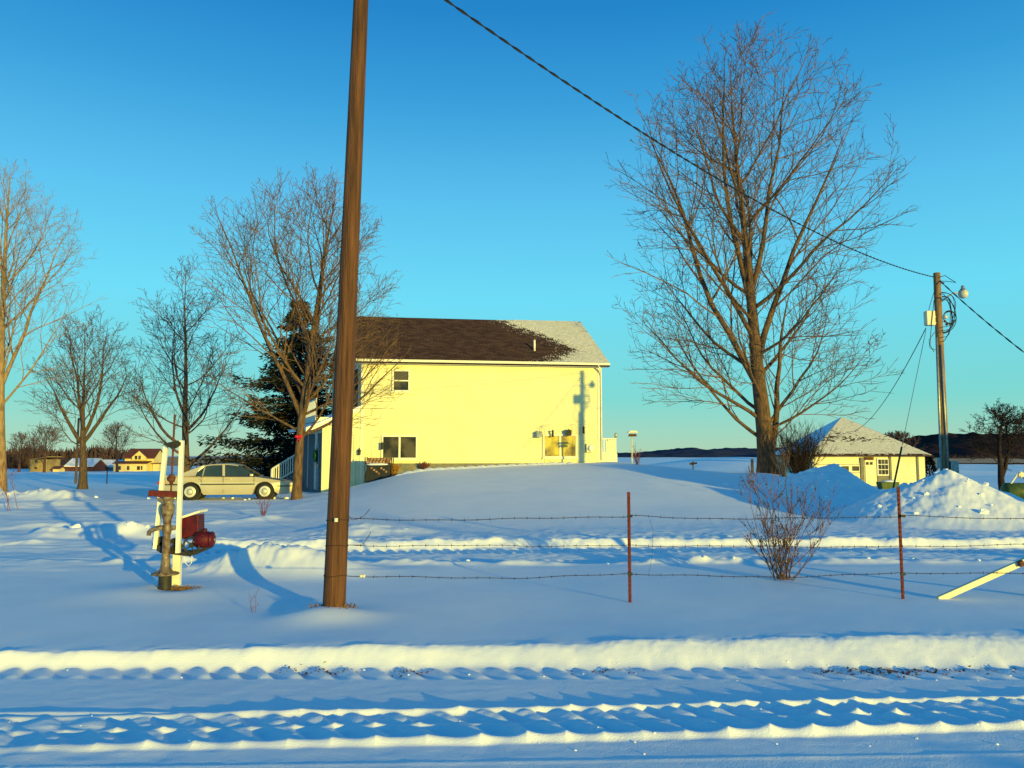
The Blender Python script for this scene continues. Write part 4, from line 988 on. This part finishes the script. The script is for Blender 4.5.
feeder_hook('bird_feeder', 'dark box shaped feeder hanging over the right of the gold window', 575.5, 460, 425.5, -1, 'box', 'iron', 3)
feeder_hook('bird_feeder', 'red tube feeder right of the gold window, in the pole shadow', 574.5, 460, 422, 1, 'tube', 'rust', 4)
feeder_hook('bird_feeder', 'dark tube feeder on a hook left of the lower left window', 373.8, 482, 437.5, 1, 'tube', 'iron', 5)
feeder_hook('garden_hook', 'thin shepherd hook next to the wall lantern', 355.6, 486, 433, -1, 'tube', 'iron', 6)
# firewood rack
fw = P(377, 484, 36.6); fw.z = hz(fw.x, fw.y); t = thing('firewood_rack', 'dark firewood rack with a row of log ends on top, by the house corner', 'firewood rack', fw)
mb = MB(); mb.hexa([fw+Vector((-.55,-.3,-.1)), fw+Vector((.62,-.3,-.1)), fw+Vector((.62,.4,-.1)), fw+Vector((-.55,.4,-.1))], [fw+Vector((-.42,-.25,.72)), fw+Vector((.60,-.25,.74)), fw+Vector((.60,.4,.74)), fw+Vector((-.42,.4,.72))]); obj('tarp', mb, 'tar', t, bevel=.04)
mb = MB(); rnd = random.Random(3)
for k in range(7):
    for j in range(2):
        mb.lathe(fw+Vector((-.40+.15*k+.05*j, -.30, .82+.13*j)), [(.066,0),(.066,.6)], 9, 'Y')
for k in range(7): mb.lathe(fw+Vector((-.2+.11*k, -.31, .55-.08*(k % 4))), [(.05,0),(.05,.1)], 8, 'Y')
obj('logs', mb, 'firelog', t)
mb = MB()
for dx in (-.52, .68): mb.box(fw+Vector((dx,-.2,.5)), (.04,.04,1.1)); mb.box(fw+Vector((dx,.3,.5)), (.04,.04,1.1))
mb.box(fw+Vector((.08,-.2,.76)), (1.2,.04,.04)); obj('frame', mb, 'iron', t)
# snow on the tarp
mb = MB().blob(fw+Vector((.05,-.30,.72)), (.5,.16,.06), 4, 14, 6, .15); obj('snow_cap', mb, 'snow', t, True)
sh = P(394, 483, 36.9); sh.z = hz(sh.x, sh.y)+.0; shrub('dry_shrub', 'golden dry shrub at the right end of the firewood rack', sh, .62, .8, 60, 31, 'goldshrub', .012, twigs=5, buds=3)
q = on(424, 467, .35); q.z = hz(q.x, q.y); shrub('dry_shrub', 'low reddish shrub under the lower left window', q, .42, 1.5, 60, 32, 'redshrub', .012, twigs=5, buds=2)
q = on(454, 467, .3); q.z = hz(q.x, q.y)+.02
# platform bird feeder on post
q = P(633, 470, 35.5); q.z = hz(q.x, 35.5); t = thing('feeder_post', 'roofed platform bird feeder on a thin post right of the house', 'bird feeder', q)
mb = MB(); zt = zz(431.5, 35.5); mb.box((q.x-.03, q.y, (q.z+zt)/2-.1), (.06,.06,zt-q.z)); mb.tube([(q.x+.12,q.y,q.z-.1),(q.x+.12,q.y,zt-.5)], .012, 6); obj('post', mb, 'steel', t)
mb = MB(); mb.box((q.x, q.y, zt-.16), (.30,.26,.10)); mb.box((q.x, q.y, zt-.20), (.36,.34,.03)); obj('tray', mb, 'polewood', t)
mb = MB(); mb.prism([Vector((q.x-.24,q.y-.2,zt-.06)), Vector((q.x+.24,q.y-.2,zt-.06)), Vector((q.x+.12,q.y-.2,zt+.03)), Vector((q.x-.12,q.y-.2,zt+.03))], (0,.4,0)); mb.box((q.x,q.y,zt-.08), (.05,.05,.1)); obj('roof', mb, 'cream', t)

# ------------------------------------------------------------------ garage
GX0 = P(812.5, 455, 55).x; GX1 = P(924.5, 455, 55).x; GY = 55; GS = GX1-GX0; gz = -.75; ge = 1.68
gar = thing('garage', 'small cream garage with snowy hip roof at the right', 'garage', (GX0, GY, gz))
mb = MB(); mb.box(((GX0+GX1)/2, GY+GS/2, (gz+ge)/2), (GS, GS, ge-gz)); obj('wall', mb, 'gsiding', gar)
ap = Vector(((GX0+GX1)/2-.15, GY+GS/2, P(512, 417, GY+GS/2).z)); o_ = .35
e4 = [Vector((GX0-o_, GY-o_, ge)), Vector((GX1+o_, GY-o_, ge)), Vector((GX1+o_, GY+GS+o_, ge)), Vector((GX0-o_, GY+GS+o_, ge))]
mb = MB(); mb.add(e4+[v-Vector((0,0,.07)) for v in e4]+[ap], [(0,1,8),(1,2,8),(2,3,8),(3,0,8),(0,4,5,1),(1,5,6,2),(2,6,7,3),(3,7,4,0),(7,6,5,4)]); mb.uv = [(v.x*1.0, v.z*1.7) for v in [Vector(q_) for q_ in mb.v]]
groof = obj('roof', mb, 'shingle', gar)
# snow on it: front face with shingle rows peeping through, and left/right faces full
def snowtri(a, b, c, seed, full, n=70):
    mb = MB(); nn = (b-a).cross(c-a).normalized(); nn = nn if nn.z > 0 else -nn; idx = {}
    I, J = np.meshgrid(np.arange(n+1), np.arange(n+1), indexing='ij')
    qx = a.x+(b.x-a.x)*I/n+(c.x-a.x)*J/n; qz = a.z+(b.z-a.z)*I/n+(c.z-a.z)*J/n; ci = I/n; cj = J/n
    v = .40*fbm(qx*1.1, qz*2.2, seed, 3)+.62*vn(qx*7.0, qz*22.0, 9)+.35*vn(qx*19, qz*30, 10)
    thr = -.36+.50*np.clip(1-np.abs(cj-.40)/.42, 0, 1)*np.clip(1-ci/.45, 0, 1)+np.where(cj < .03, .42, 0)
    ok = (v >= thr) | full; dz_ = .02+.01*vn(I*.7, J*.7, 2)
    def vid(k):
        if k not in idx: idx[k] = len(mb.v); mb.v.append(a+(b-a)*(k[0]/n)+(c-a)*(k[1]/n)+nn*float(dz_[k]))
        return idx[k]
    for i in range(n):
        for j in range(n-i):
            if not ok[i, j]: continue
            mb.f.append((vid((i,j)), vid((i+1,j)), vid((i,j+1))))
            if i+j+2 <= n: mb.f.append((vid((i+1,j)), vid((i+1,j+1)), vid((i,j+1))))
    return mb
obj('roof_snow', snowtri(e4[0], e4[1], ap, 5, False, 150), 'dustsnow', groof, True); obj('roof_snow', snowtri(e4[3], e4[0], ap, 6, True, 10), 'snow', groof); obj('roof_snow', snowtri(e4[1], e4[2], ap, 7, True, 10), 'snow', groof)
def gpx(px): return P(px, 455, GY).x
def gzz(py): return P(512, py, GY).z
def gb(px0, py0, px1, py1, d0, d1, m, nm, par, bevel=0):
    mb = MB(); x0, x1 = sorted((gpx(px0), gpx(px1))); z0, z1 = sorted((gzz(py0), gzz(py1))); mb.box(((x0+x1)/2, GY-(d0+d1)/2, (z0+z1)/2), (x1-x0, d1-d0, z1-z0)); return obj(nm, mb, m, par, bevel=bevel)
gd = gb(814, 463, 859, 492, .002, .04, 'cream', 'garage_door', gar)
for a_, b_ in ((830.3, 837), (841.3, 848), (851.5, 858.3)): gb(a_, 466.2, b_, 470.8, .04, .055, 'glass', 'pane', gd)
for py in (464, 472.5, 481): gb(814, py, 859, py+.5, .04, .05, 'concrete', 'panel_groove', gd)
gb(859.6, 457.5, 863, 492, .002, .10, 'concrete', 'door_post', gar)
ed = gb(864.5, 459.5, 873, 490, .002, .05, 'cream', 'entry_door', gar)
for a_, b_ in ((865.3, 868), (869.2, 872)): gb(a_, 462, b_, 464.8, .05, .06, 'glass', 'pane', ed)
gb(864, 457, 873, 460, .05, .09, 'polewood', 'wood_sign', gar)
wd = gb(876.5, 458.2, 887.8, 475.5, .002, .06, 'white', 'window', gar)
for i in range(3):
    for j in range(3): gb(877.6+i*3.35, 459.5+j*5.2, 880.5+i*3.35, 464+j*5.2, .06, .07, 'glass', 'pane', wd)
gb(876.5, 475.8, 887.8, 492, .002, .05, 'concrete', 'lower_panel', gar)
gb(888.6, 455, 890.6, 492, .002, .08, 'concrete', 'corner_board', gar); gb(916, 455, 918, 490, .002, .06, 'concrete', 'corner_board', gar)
# green tub at the garage
q = P(888, 492, 47); q.z = hz(q.x, q.y); mb = MB(); mb.hexa([q+Vector((-.45,-.3,-.1)), q+Vector((.45,-.3,-.1)), q+Vector((.45,.3,-.1)), q+Vector((-.45,.3,-.1))], [q+Vector((-.55,-.35,.42)), q+Vector((.55,-.35,.42)), q+Vector((.55,.35,.42)), q+Vector((-.55,.35,.42))])
t = thing('green_tub', 'dark green tub sunk in snow between the two snow piles', 'tub', q); obj('shell', mb, 'green', t, bevel=.04)
mb = MB().blob(q+Vector((.1,0,.42)), (.45,.3,.12), 6, 12, 6, .15); obj('snow_cap', mb, 'snow', t, True)

# ------------------------------------------------------------------ far pole with lamp
YU = 25; ub = P(945, 480, YU); ub.z = hz(ub.x, YU); ut = P(936.8, 273, YU)
pole = thing('utility_pole', 'distant utility pole with yard lamp, grey box and coiled cables', 'utility pole', ub)
mb = MB(); mb.tube([ub-Vector((0,0,.3)), ub.lerp(ut, .5), ut], [.14,.125,.105], 14); obj('post', mb, 'graypole', pole, True)
def U(py): return ub.lerp(ut, (zz(py, YU)-ub.z)/(ut.z-ub.z))
mb = MB(); mb.tube([U(478)+Vector((-.15,-.08,0)), U(338)+Vector((-.13,-.08,0))], .038, 8); mb.tube([U(478)+Vector((.02,-.16,0)), U(345)+Vector((-.03,-.13,0))], .026, 8); objs('conduit', mb, 'steel', pole, True)
mb = MB(); q = U(318.5)+Vector((-.30,-.02,0)); mb.box(q, (.27,.22,.46)); mb.box(q+Vector((.19,0,.05)), (.16,.05,.04)); mb.box(q+Vector((.19,0,-.15)), (.16,.05,.04)); obj('junction_box', mb, 'cream', pole, bevel=.03)
mb = MB(); q = U(470)+Vector((.22,-.12,0)); mb.box(q, (.25,.15,.55)); mb.box(U(463)+Vector((-.24,-.08,0)), (.12,.10,.33)); objs('meter_box', mb, 'steel', pole, bevel=.02)
arm = MB(); arm.tube([U(302)+Vector((.07,-.08,0)), P(947,297,YU-.15), P(953,293.3,YU-.2), P(958,292.5,YU-.2), P(962,293,YU-.2)], .020, 8); la = obj('lamp_arm', arm, 'steel', pole, True)
q = P(963, 291.5, YU-.2); mb = MB().lathe(q, [(.035,.19),(.05,.175),(.05,.11),(.10,.045),(.14,0)][::-1], 16); obj('lamp_hood', mb, 'steel', la, True); mb = MB().lathe(q+Vector((0,0,-.22)), [(.045,0),(.11,.035),(.145,.11),(.14,.22)], 16); obj('lamp_shade', mb, 'lamp', la, True)
mb = MB()
rnd = random.Random(6)
for k in range(7):
    pts = []
    a0 = rnd.uniform(-.3,.3); rx_ = rnd.uniform(5, 10); y0_ = rnd.uniform(286, 300); y1_ = rnd.uniform(325, 346)
    for i in range(17):
        a = math.pi*i/16; pts.append(P(941+rx_*1.6*math.sin(a)**.7+1.2*math.sin(a*3+k), y0_+(y1_-y0_)*(1-math.cos(a))/2, YU-.15-.1*math.sin(a+k)))
    mb.tube(pts, .009+.006*rnd.random(), 5)
for i in range(3):
    c = U(318)+Vector((.22,-.11,0)); mb.tube([c+Vector((.20*math.cos(a)+.07, 0, (.18+.02*i)*math.sin(a))) for a in [2*math.pi*k/18 for k in range(19)]], .011, 5)
mb.tube([P(934,292,YU-.15), P(930,305,YU-.15), P(928,313,YU-.1)], .009, 5); mb.tube([P(934,300,YU-.15), P(931,330,YU-.15), P(930,345,YU-.15), P(934,352,YU-.15)], .010, 5); mb.tube([P(935,332,YU-.15), P(929,340,YU-.15), P(930,348,YU-.15), P(936,350,YU-.15)], .010, 5)
mb.tube([P(940,277,YU-.15), P(945,275.5,YU-.15), P(950,279,YU-.15), P(956,282.5,YU-.25)], .011, 5); mb.tube([P(940,281,YU-.15), P(948,281.5,YU-.2), P(956,282.5,YU-.25)], .010, 5)
obj('cable_coil', mb, 'cable', pole)
mb = MB(); 
for py, dx in ((284,.12), (297,-.13), (322,.13), (325,.18)): q = U(py)+Vector((dx,-.12,0)); mb.blob(q, (.045,.04,.04), int(py), 8, 6, .1)
objs('connector', mb, 'rust', pole, True)
mb = MB(); q = U(318)+Vector((.15,-.13,0)); mb.lathe(q, [(.05,-.045),(.075,0),(.05,.06)], 10); obj('insulator', mb, 'ceramic', pole, True)
tag(obj('overhead_cable', twisted(catenary(P(938,279,YU), P(1180,460,16), .25, 60), .016, .014, 1.1), 'cable', None, off=P(938,279,YU)), 'overhead cable running down right from the far pole', 'cable')
g1 = P(846, 432, 56); tag(obj('service_wire', MB().tube(catenary(P(926,328,YU), g1, .9, 40), .014, 5), 'cable', None, off=g1), 'drooping wire from the far pole to the garage roof', 'wire')
g2 = P(889.5, 488, 30); g2.z = hz(g2.x, 30)-.1; q1 = P(926,330,YU); mb = MB().tube([q1, g2], .010, 5); gw_ = obj('guy_wire', mb, 'steel', None, off=g2); tag(gw_, 'straight guy wire slanting down left from the far pole into the snow', 'wire')
mb = MB().tube([g2, g2.lerp(q1, .36)], .035, 6); obj('guard_sleeve', mb, 'green', gw_)
# green tank at the right edge
q = P(1019, 497, 31.5); q.z = hz(q.x, q.y); t = thing('green_tank', 'dark green tank with small fittings at the right edge', 'tank', q)
mb = MB().lathe(q+Vector((-.62,0,.30)), [(.05,0),(.25,.03),(.34,.12),(.34,1.5),(.25,1.6),(.05,1.63)], 18, 'X'); obj('shell', mb, 'green', t, True)
mb = MB(); mb.tube([q+Vector((-.35,-.1,.6)), q+Vector((-.05,-.1,1.0))], .03, 6); mb.blob(q+Vector((.05,-.1,.95)), (.12,.1,.12), 3); mb.blob(q+Vector((.28,-.05,.85)), (.10,.1,.14), 4); obj('fitting', mb, 'cream', t)
mb = MB(); mb.box(q+Vector((-.3,0,-.02)), (.1,.5,.2)); mb.box(q+Vector((.6,0,-.02)), (.1,.5,.2)); objs('foot', mb, 'iron', t)
# posts / little things in the far yard
q = at(752, 37); q.z = min(q.z, .9); tag(obj('dark_post', MB().box((q.x, q.y, (q.z-.3+zz(459, 37))/2), (.10,.10,zz(459,37)-q.z+.3)), 'iron', None, off=q), 'thin dark post left of the tall tree trunk', 'post')
Yc = 44.5; q = P(693, 463.5, Yc); z0 = hz(q.x, Yc); zc_ = q.z; t = thing('yard_ornament', 'tiny dark cross shaped ornament on the snow crest right of the feeder', 'ornament', (q.x, Yc, z0))
mb = MB().box((q.x, Yc, (z0+zc_+.12)/2), (.06,.06,zc_+.12-z0)); obj('stake', mb, 'iron', t); mb = MB().prism([Vector((q.x-.20,Yc,zc_-.06)), Vector((q.x-.05,Yc,zc_-.09)), Vector((q.x+.25,Yc,zc_)), Vector((q.x+.24,Yc,zc_+.06)), Vector((q.x-.18,Yc,zc_+.05))], (0,.04,0)); obj('crossbar', mb, 'iron', t)
q = at(77, 62); tag(obj('utility_pole', MB().tube([q, Vector((q.x, q.y, zz(418, 62)))], [.10,.08], 8), 'barkdark', None, off=q), 'thin dark pole seen beside the low forked tree', 'utility pole')
q = at(108, 60); tag(obj('field_stake', MB().box((q.x, q.y, q.z+.4), (.06,.06,1.2)), 'iron', None, off=q), 'short dark stake in the blue snow left of the pump frame', 'stake')

# ------------------------------------------------------------------ distant farm
def far_box(name, label, px0, px1, pyt, pyb, Y, dep, m, roofm=None, pyr=None, win=(), roofkind='gable', extra=None, group=None):
    x0, x1 = P(px0,455,Y).x, P(px1,455,Y).x; z0 = zz(pyb, Y)-.8; z1 = zz(pyt, Y); t = thing(name, label, name.split('_')[-1], (x0, Y, z0), group)
    mb = MB().box(((x0+x1)/2, Y+dep/2, (z0+z1)/2), (x1-x0, dep, z1-z0)); wl = obj('wall', mb, m, t)
    if roofm:
        zr_ = zz(pyr, Y); o = .35
        if roofkind == 'gable':
            mb = MB(); pr = [Vector((x0-o, Y-o, z1-.05)), Vector((x0-o, Y+dep/2, zr_)), Vector((x0-o, Y+dep+o, z1-.05)), Vector((x0-o, Y+dep+o, z1+.2)), Vector((x0-o, Y+dep/2, zr_+.25)), Vector((x0-o, Y-o, z1+.2))]
            mb.prism(pr, (x1-x0+2*o,0,0))
            g_ = MB()
            for xx in (x0, x1-.1): g_.prism([Vector((xx,Y,z1)), Vector((xx,Y+dep,z1)), Vector((xx,Y+dep/2,zr_-.02))], (.1,0,0))
            obj('gable', g_, m, t)
        obj('roof', mb, roofm, t)
    for (a, b, c, d) in win:
        xa, xb = P(a,455,Y).x, P(b,455,Y).x; mb = MB().box(((xa+xb)/2, Y-.03, (zz(c,Y)+zz(d,Y))/2), (xb-xa, .08, abs(zz(c,Y)-zz(d,Y)))); obj('window', mb, 'glass', t)
    return t
far = far_box('farm_house', 'yellow two storey farmhouse with dark red roof, far left', 125, 154, 458.5, 473.5, 250, 8, 'farcream', 'farroof', 449.3, ((137,139.5,463,466.5),(141,143.5,463,466.5)))
# front gable dormer, porch
Yf = 249; x0, x1 = P(132,455,Yf).x, P(146,455,Yf).x
mb = MB(); mb.prism([Vector((x0,Yf,zz(460,Yf))), Vector((x1,Yf,zz(460,Yf))), Vector((x1,Yf,zz(457,Yf))), Vector(((x0+x1)/2,Yf,zz(451,Yf))), Vector((x0,Yf,zz(457,Yf)))], (0,4,0)); obj('dormer', mb, 'farcream', far)
mb = MB(); c_ = Vector(((x0+x1)/2,Yf-.3,zz(450.3,Yf)))
for sx_ in (-1, 1):
    e_ = Vector(((x0+x1)/2+sx_*((x1-x0)/2+.4),Yf-.3,zz(457.3,Yf))); mb.hexa([c_, e_, e_+Vector((0,4.3,0)), c_+Vector((0,4.3,0))], [v+Vector((0,0,.25)) for v in (c_, e_, e_+Vector((0,4.3,0)), c_+Vector((0,4.3,0)))])
obj('dormer_roof', mb, 'farroof', far)
mb = MB(); 
for a in (135.2, 138.8, ): 
    mb.box((P(a+1,455,Yf).x, Yf-.05, zz(457.5,Yf)), (.75,.1,1.1))
objs('dormer_window', mb, 'glass', far)
xa, xb = P(114,455,247).x, P(147,455,247).x
mb = MB(); mb.box(((xa+xb)/2, 248.5, (zz(473.5,247)+zz(464,247))/2-.2), (xb-xa, 3, zz(464,247)-zz(473.5,247)+.4)); po = obj('porch', mb, 'farcream', far)
mb = MB(); mb.hexa([Vector((xa-.3,246.6,zz(463.8,247))), Vector((xb+.3,246.6,zz(463.8,247))), Vector((xb+.3,250,zz(461.8,250))), Vector((xa-.3,250,zz(461.8,250)))], [Vector((xa-.3,246.6,zz(463.0,247))), Vector((xb+.3,246.6,zz(463.0,247))), Vector((xb+.3,250,zz(461,250))), Vector((xa-.3,250,zz(461,250)))]); obj('porch_roof', mb, 'farroof', po)
mb = MB()
for a, b in ((118.5,121.5), (127.5,130), (137.5,140.5), (141.5,143)): x_0, x_1 = P(a,455,247).x, P(b,455,247).x; mb.box(((x_0+x_1)/2, 246.98, zz(468,247)), (x_1-x_0, .1, 1.2))
objs('porch_window', mb, 'glass', po)
x_0, x_1 = P(153,455,249).x, P(159,455,249).x; mb = MB().box(((x_0+x_1)/2, 251, (zz(473,249)+zz(464,249))/2), (x_1-x_0, 4, zz(464,249)-zz(473,249))); an = obj('annex', mb, 'farcream', far); mb = MB().box(((x_0+x_1)/2, 251, zz(463.4,249)), (x_1-x_0+.5, 4.6, .3)); obj('annex_roof', mb, 'farroof', an)
M['barngrey'] = mat('weathered_barn', (.40,.28,.11), .9, (.25,.17,.07), .4)
M['slateblue'] = mat('metal_barn', (.18,.22,.25), .8, (.13,.16,.18), .3)
M['darkbarn'] = mat('dark_barn', (.07,.035,.03), .9, (.04,.022,.02), .4)
s1 = far_box('farm_shed', 'tan slant roofed shed, leftmost of the far buildings', 30, 47.5, 459.5, 473, 240, 7, 'barngrey')
x_0, x_1 = P(29,455,239.6).x, P(48,455,239.6).x; mb = MB(); mb.hexa([Vector((x_0,239.5,zz(460.2,239.5))), Vector((x_1,239.5,zz(457.2,239.5))), Vector((x_1,247.5,zz(457.2,239.5))), Vector((x_0,247.5,zz(460.2,239.5)))], [Vector((x_0,239.5,zz(459.4,239.5))), Vector((x_1,239.5,zz(456.4,239.5))), Vector((x_1,247.5,zz(456.4,239.5))), Vector((x_0,247.5,zz(459.4,239.5)))]); obj('roof', mb, 'barngrey', s1)
for a, c in ((36.5,461.5), (36.5,468)): mb = MB().box((P(a,455,240).x, 239.97, zz(c,240)), (.8,.08,.6)); obj('window', mb, 'glass', s1)
far_box('small_shed', 'small bright shed beside the tan slant roofed shed', 53.5, 60, 469, 473.3, 238, 3, 'farcream', 'farroof', 467)
far_box('dark_barn', 'dark barn with a snow dusted roof between the far shed and the blue barn', 57, 74, 466, 473, 256, 10, 'darkbarn', 'darkbarn', 459)
far_box('long_barn', 'snow roofed barn in the middle of the far farm buildings', 66, 93, 466.5, 472.5, 252, 9, 'farroof', 'snow', 459)
far_box('blue_barn', 'blue grey barn with low snowy roof left of the far farmhouse', 88, 113.5, 467, 472.5, 262, 12, 'slateblue', 'snow', 460.5)

# ------------------------------------------------------------------ leaves and dirt on the road edge
_gx, _gy = np.meshgrid(np.linspace(-4, 6, 1001), np.linspace(6.3, 7.2, 91)); _gz = H(_gx, _gy)
def LZ(x, y): return _gz[min(90, max(0, int((y-6.3)*100))), min(1000, max(0, int((x+4)*100)))]
rnd = random.Random(12); mb = MB()
for i in range(560):
    g_ = rnd.random()
    if g_ < .55: px = rnd.gauss(885, 38)
    elif g_ < .75: px = rnd.uniform(800, 1030)
    else: px = rnd.gauss(rnd.choice([330, 300, 415, 605]), 12)
    y = 6.76+rnd.gauss(0, .06); q = P(px, 660, y); q.z = float(LZ(q.x, y))+.006; s = rnd.uniform(.006,.019); a = rnd.uniform(0,6.28)
    e = Vector((math.cos(a), math.sin(a), rnd.uniform(-.1,.6)))*s; f_ = Vector((-math.sin(a), math.cos(a), rnd.uniform(0,.5)))*s*.6
    mb.add([q-e, q+f_, q+e+Vector((0,0,.002)), q-f_+Vector((0,0,.004))], [(0,1,2),(0,2,3)])
o = obj('dead_leaves', mb, 'rust'); o['kind'] = 'stuff'; o['label'] = 'dead leaves and dirt crumbs along the snowy road edge'

_r = random.Random(44); mb = MB()
CH_ = []
for i in range(70):
    c = _r.choice([(11.1, 20.6, 2.6), (10.2, 20.3, 1.8), (10.9, 27.6, 2.8), (9.3, 27.0, 2.4)]); a = _r.uniform(0, 6.28); rr_ = c[2]*_r.random()**.6
    CH_.append((c[0]+math.cos(a)*rr_, c[1]+math.sin(a)*rr_*.9, _r.uniform(.03, .10)))
for i in range(26):
    x_ = _r.uniform(-5.5, 12); CH_.append((x_, 12.75+_r.gauss(0, .10), _r.uniform(.012, .03)))
for i in range(45):
    x_ = _r.uniform(-20, -7); CH_.append((x_, 31.8+_r.gauss(0, .5) if i % 2 else 17+_r.gauss(0, .4), _r.uniform(.03, .09)))
for i in range(90):
    x_ = _r.uniform(-4.5, 5.5); CH_.append((x_, _r.choice([6.86, 6.6, 5.2, 4.95, 5.5])+_r.gauss(0, .09), _r.uniform(.003, .008)))
cz = H(np.array([c[0] for c in CH_]), np.array([c[1] for c in CH_]))
for (x_, y_, r_), z_ in zip(CH_, cz): mb.blob((x_, y_, float(z_)+r_*.25), (r_*_r.uniform(.9, 1.5), r_*_r.uniform(.8, 1.2), r_*.8), _r.randint(0, 999), 7, 5, .28)
o = obj('snow_chunks', mb, 'snow'); o['kind'] = 'stuff'; o['label'] = 'broken chunks of snow on the piles and along the plough ridges'
# ------------------------------------------------------------------ out of frame, right: unseen shed added to cast the long yard shadow
sb = Vector((17.9, 11.5, -.1)); t = thing('shade_shed', 'grey shed added out of view at the right to shade the yard', 'shed', sb)
obj('wall', MB().box((22.2, 13, 1.3), (8.6, 3, 2.9)), 'barngrey', t); mb = MB().prism([Vector((17.7,11.2,2.65)), Vector((17.7,13,3.40)), Vector((17.7,14.8,2.65)), Vector((17.7,14.8,2.80)), Vector((17.7,13,3.58)), Vector((17.7,11.2,2.80))], (9.0,0,0)); obj('roof', mb, 'snow', t)
print('objects', len(bpy.data.objects))
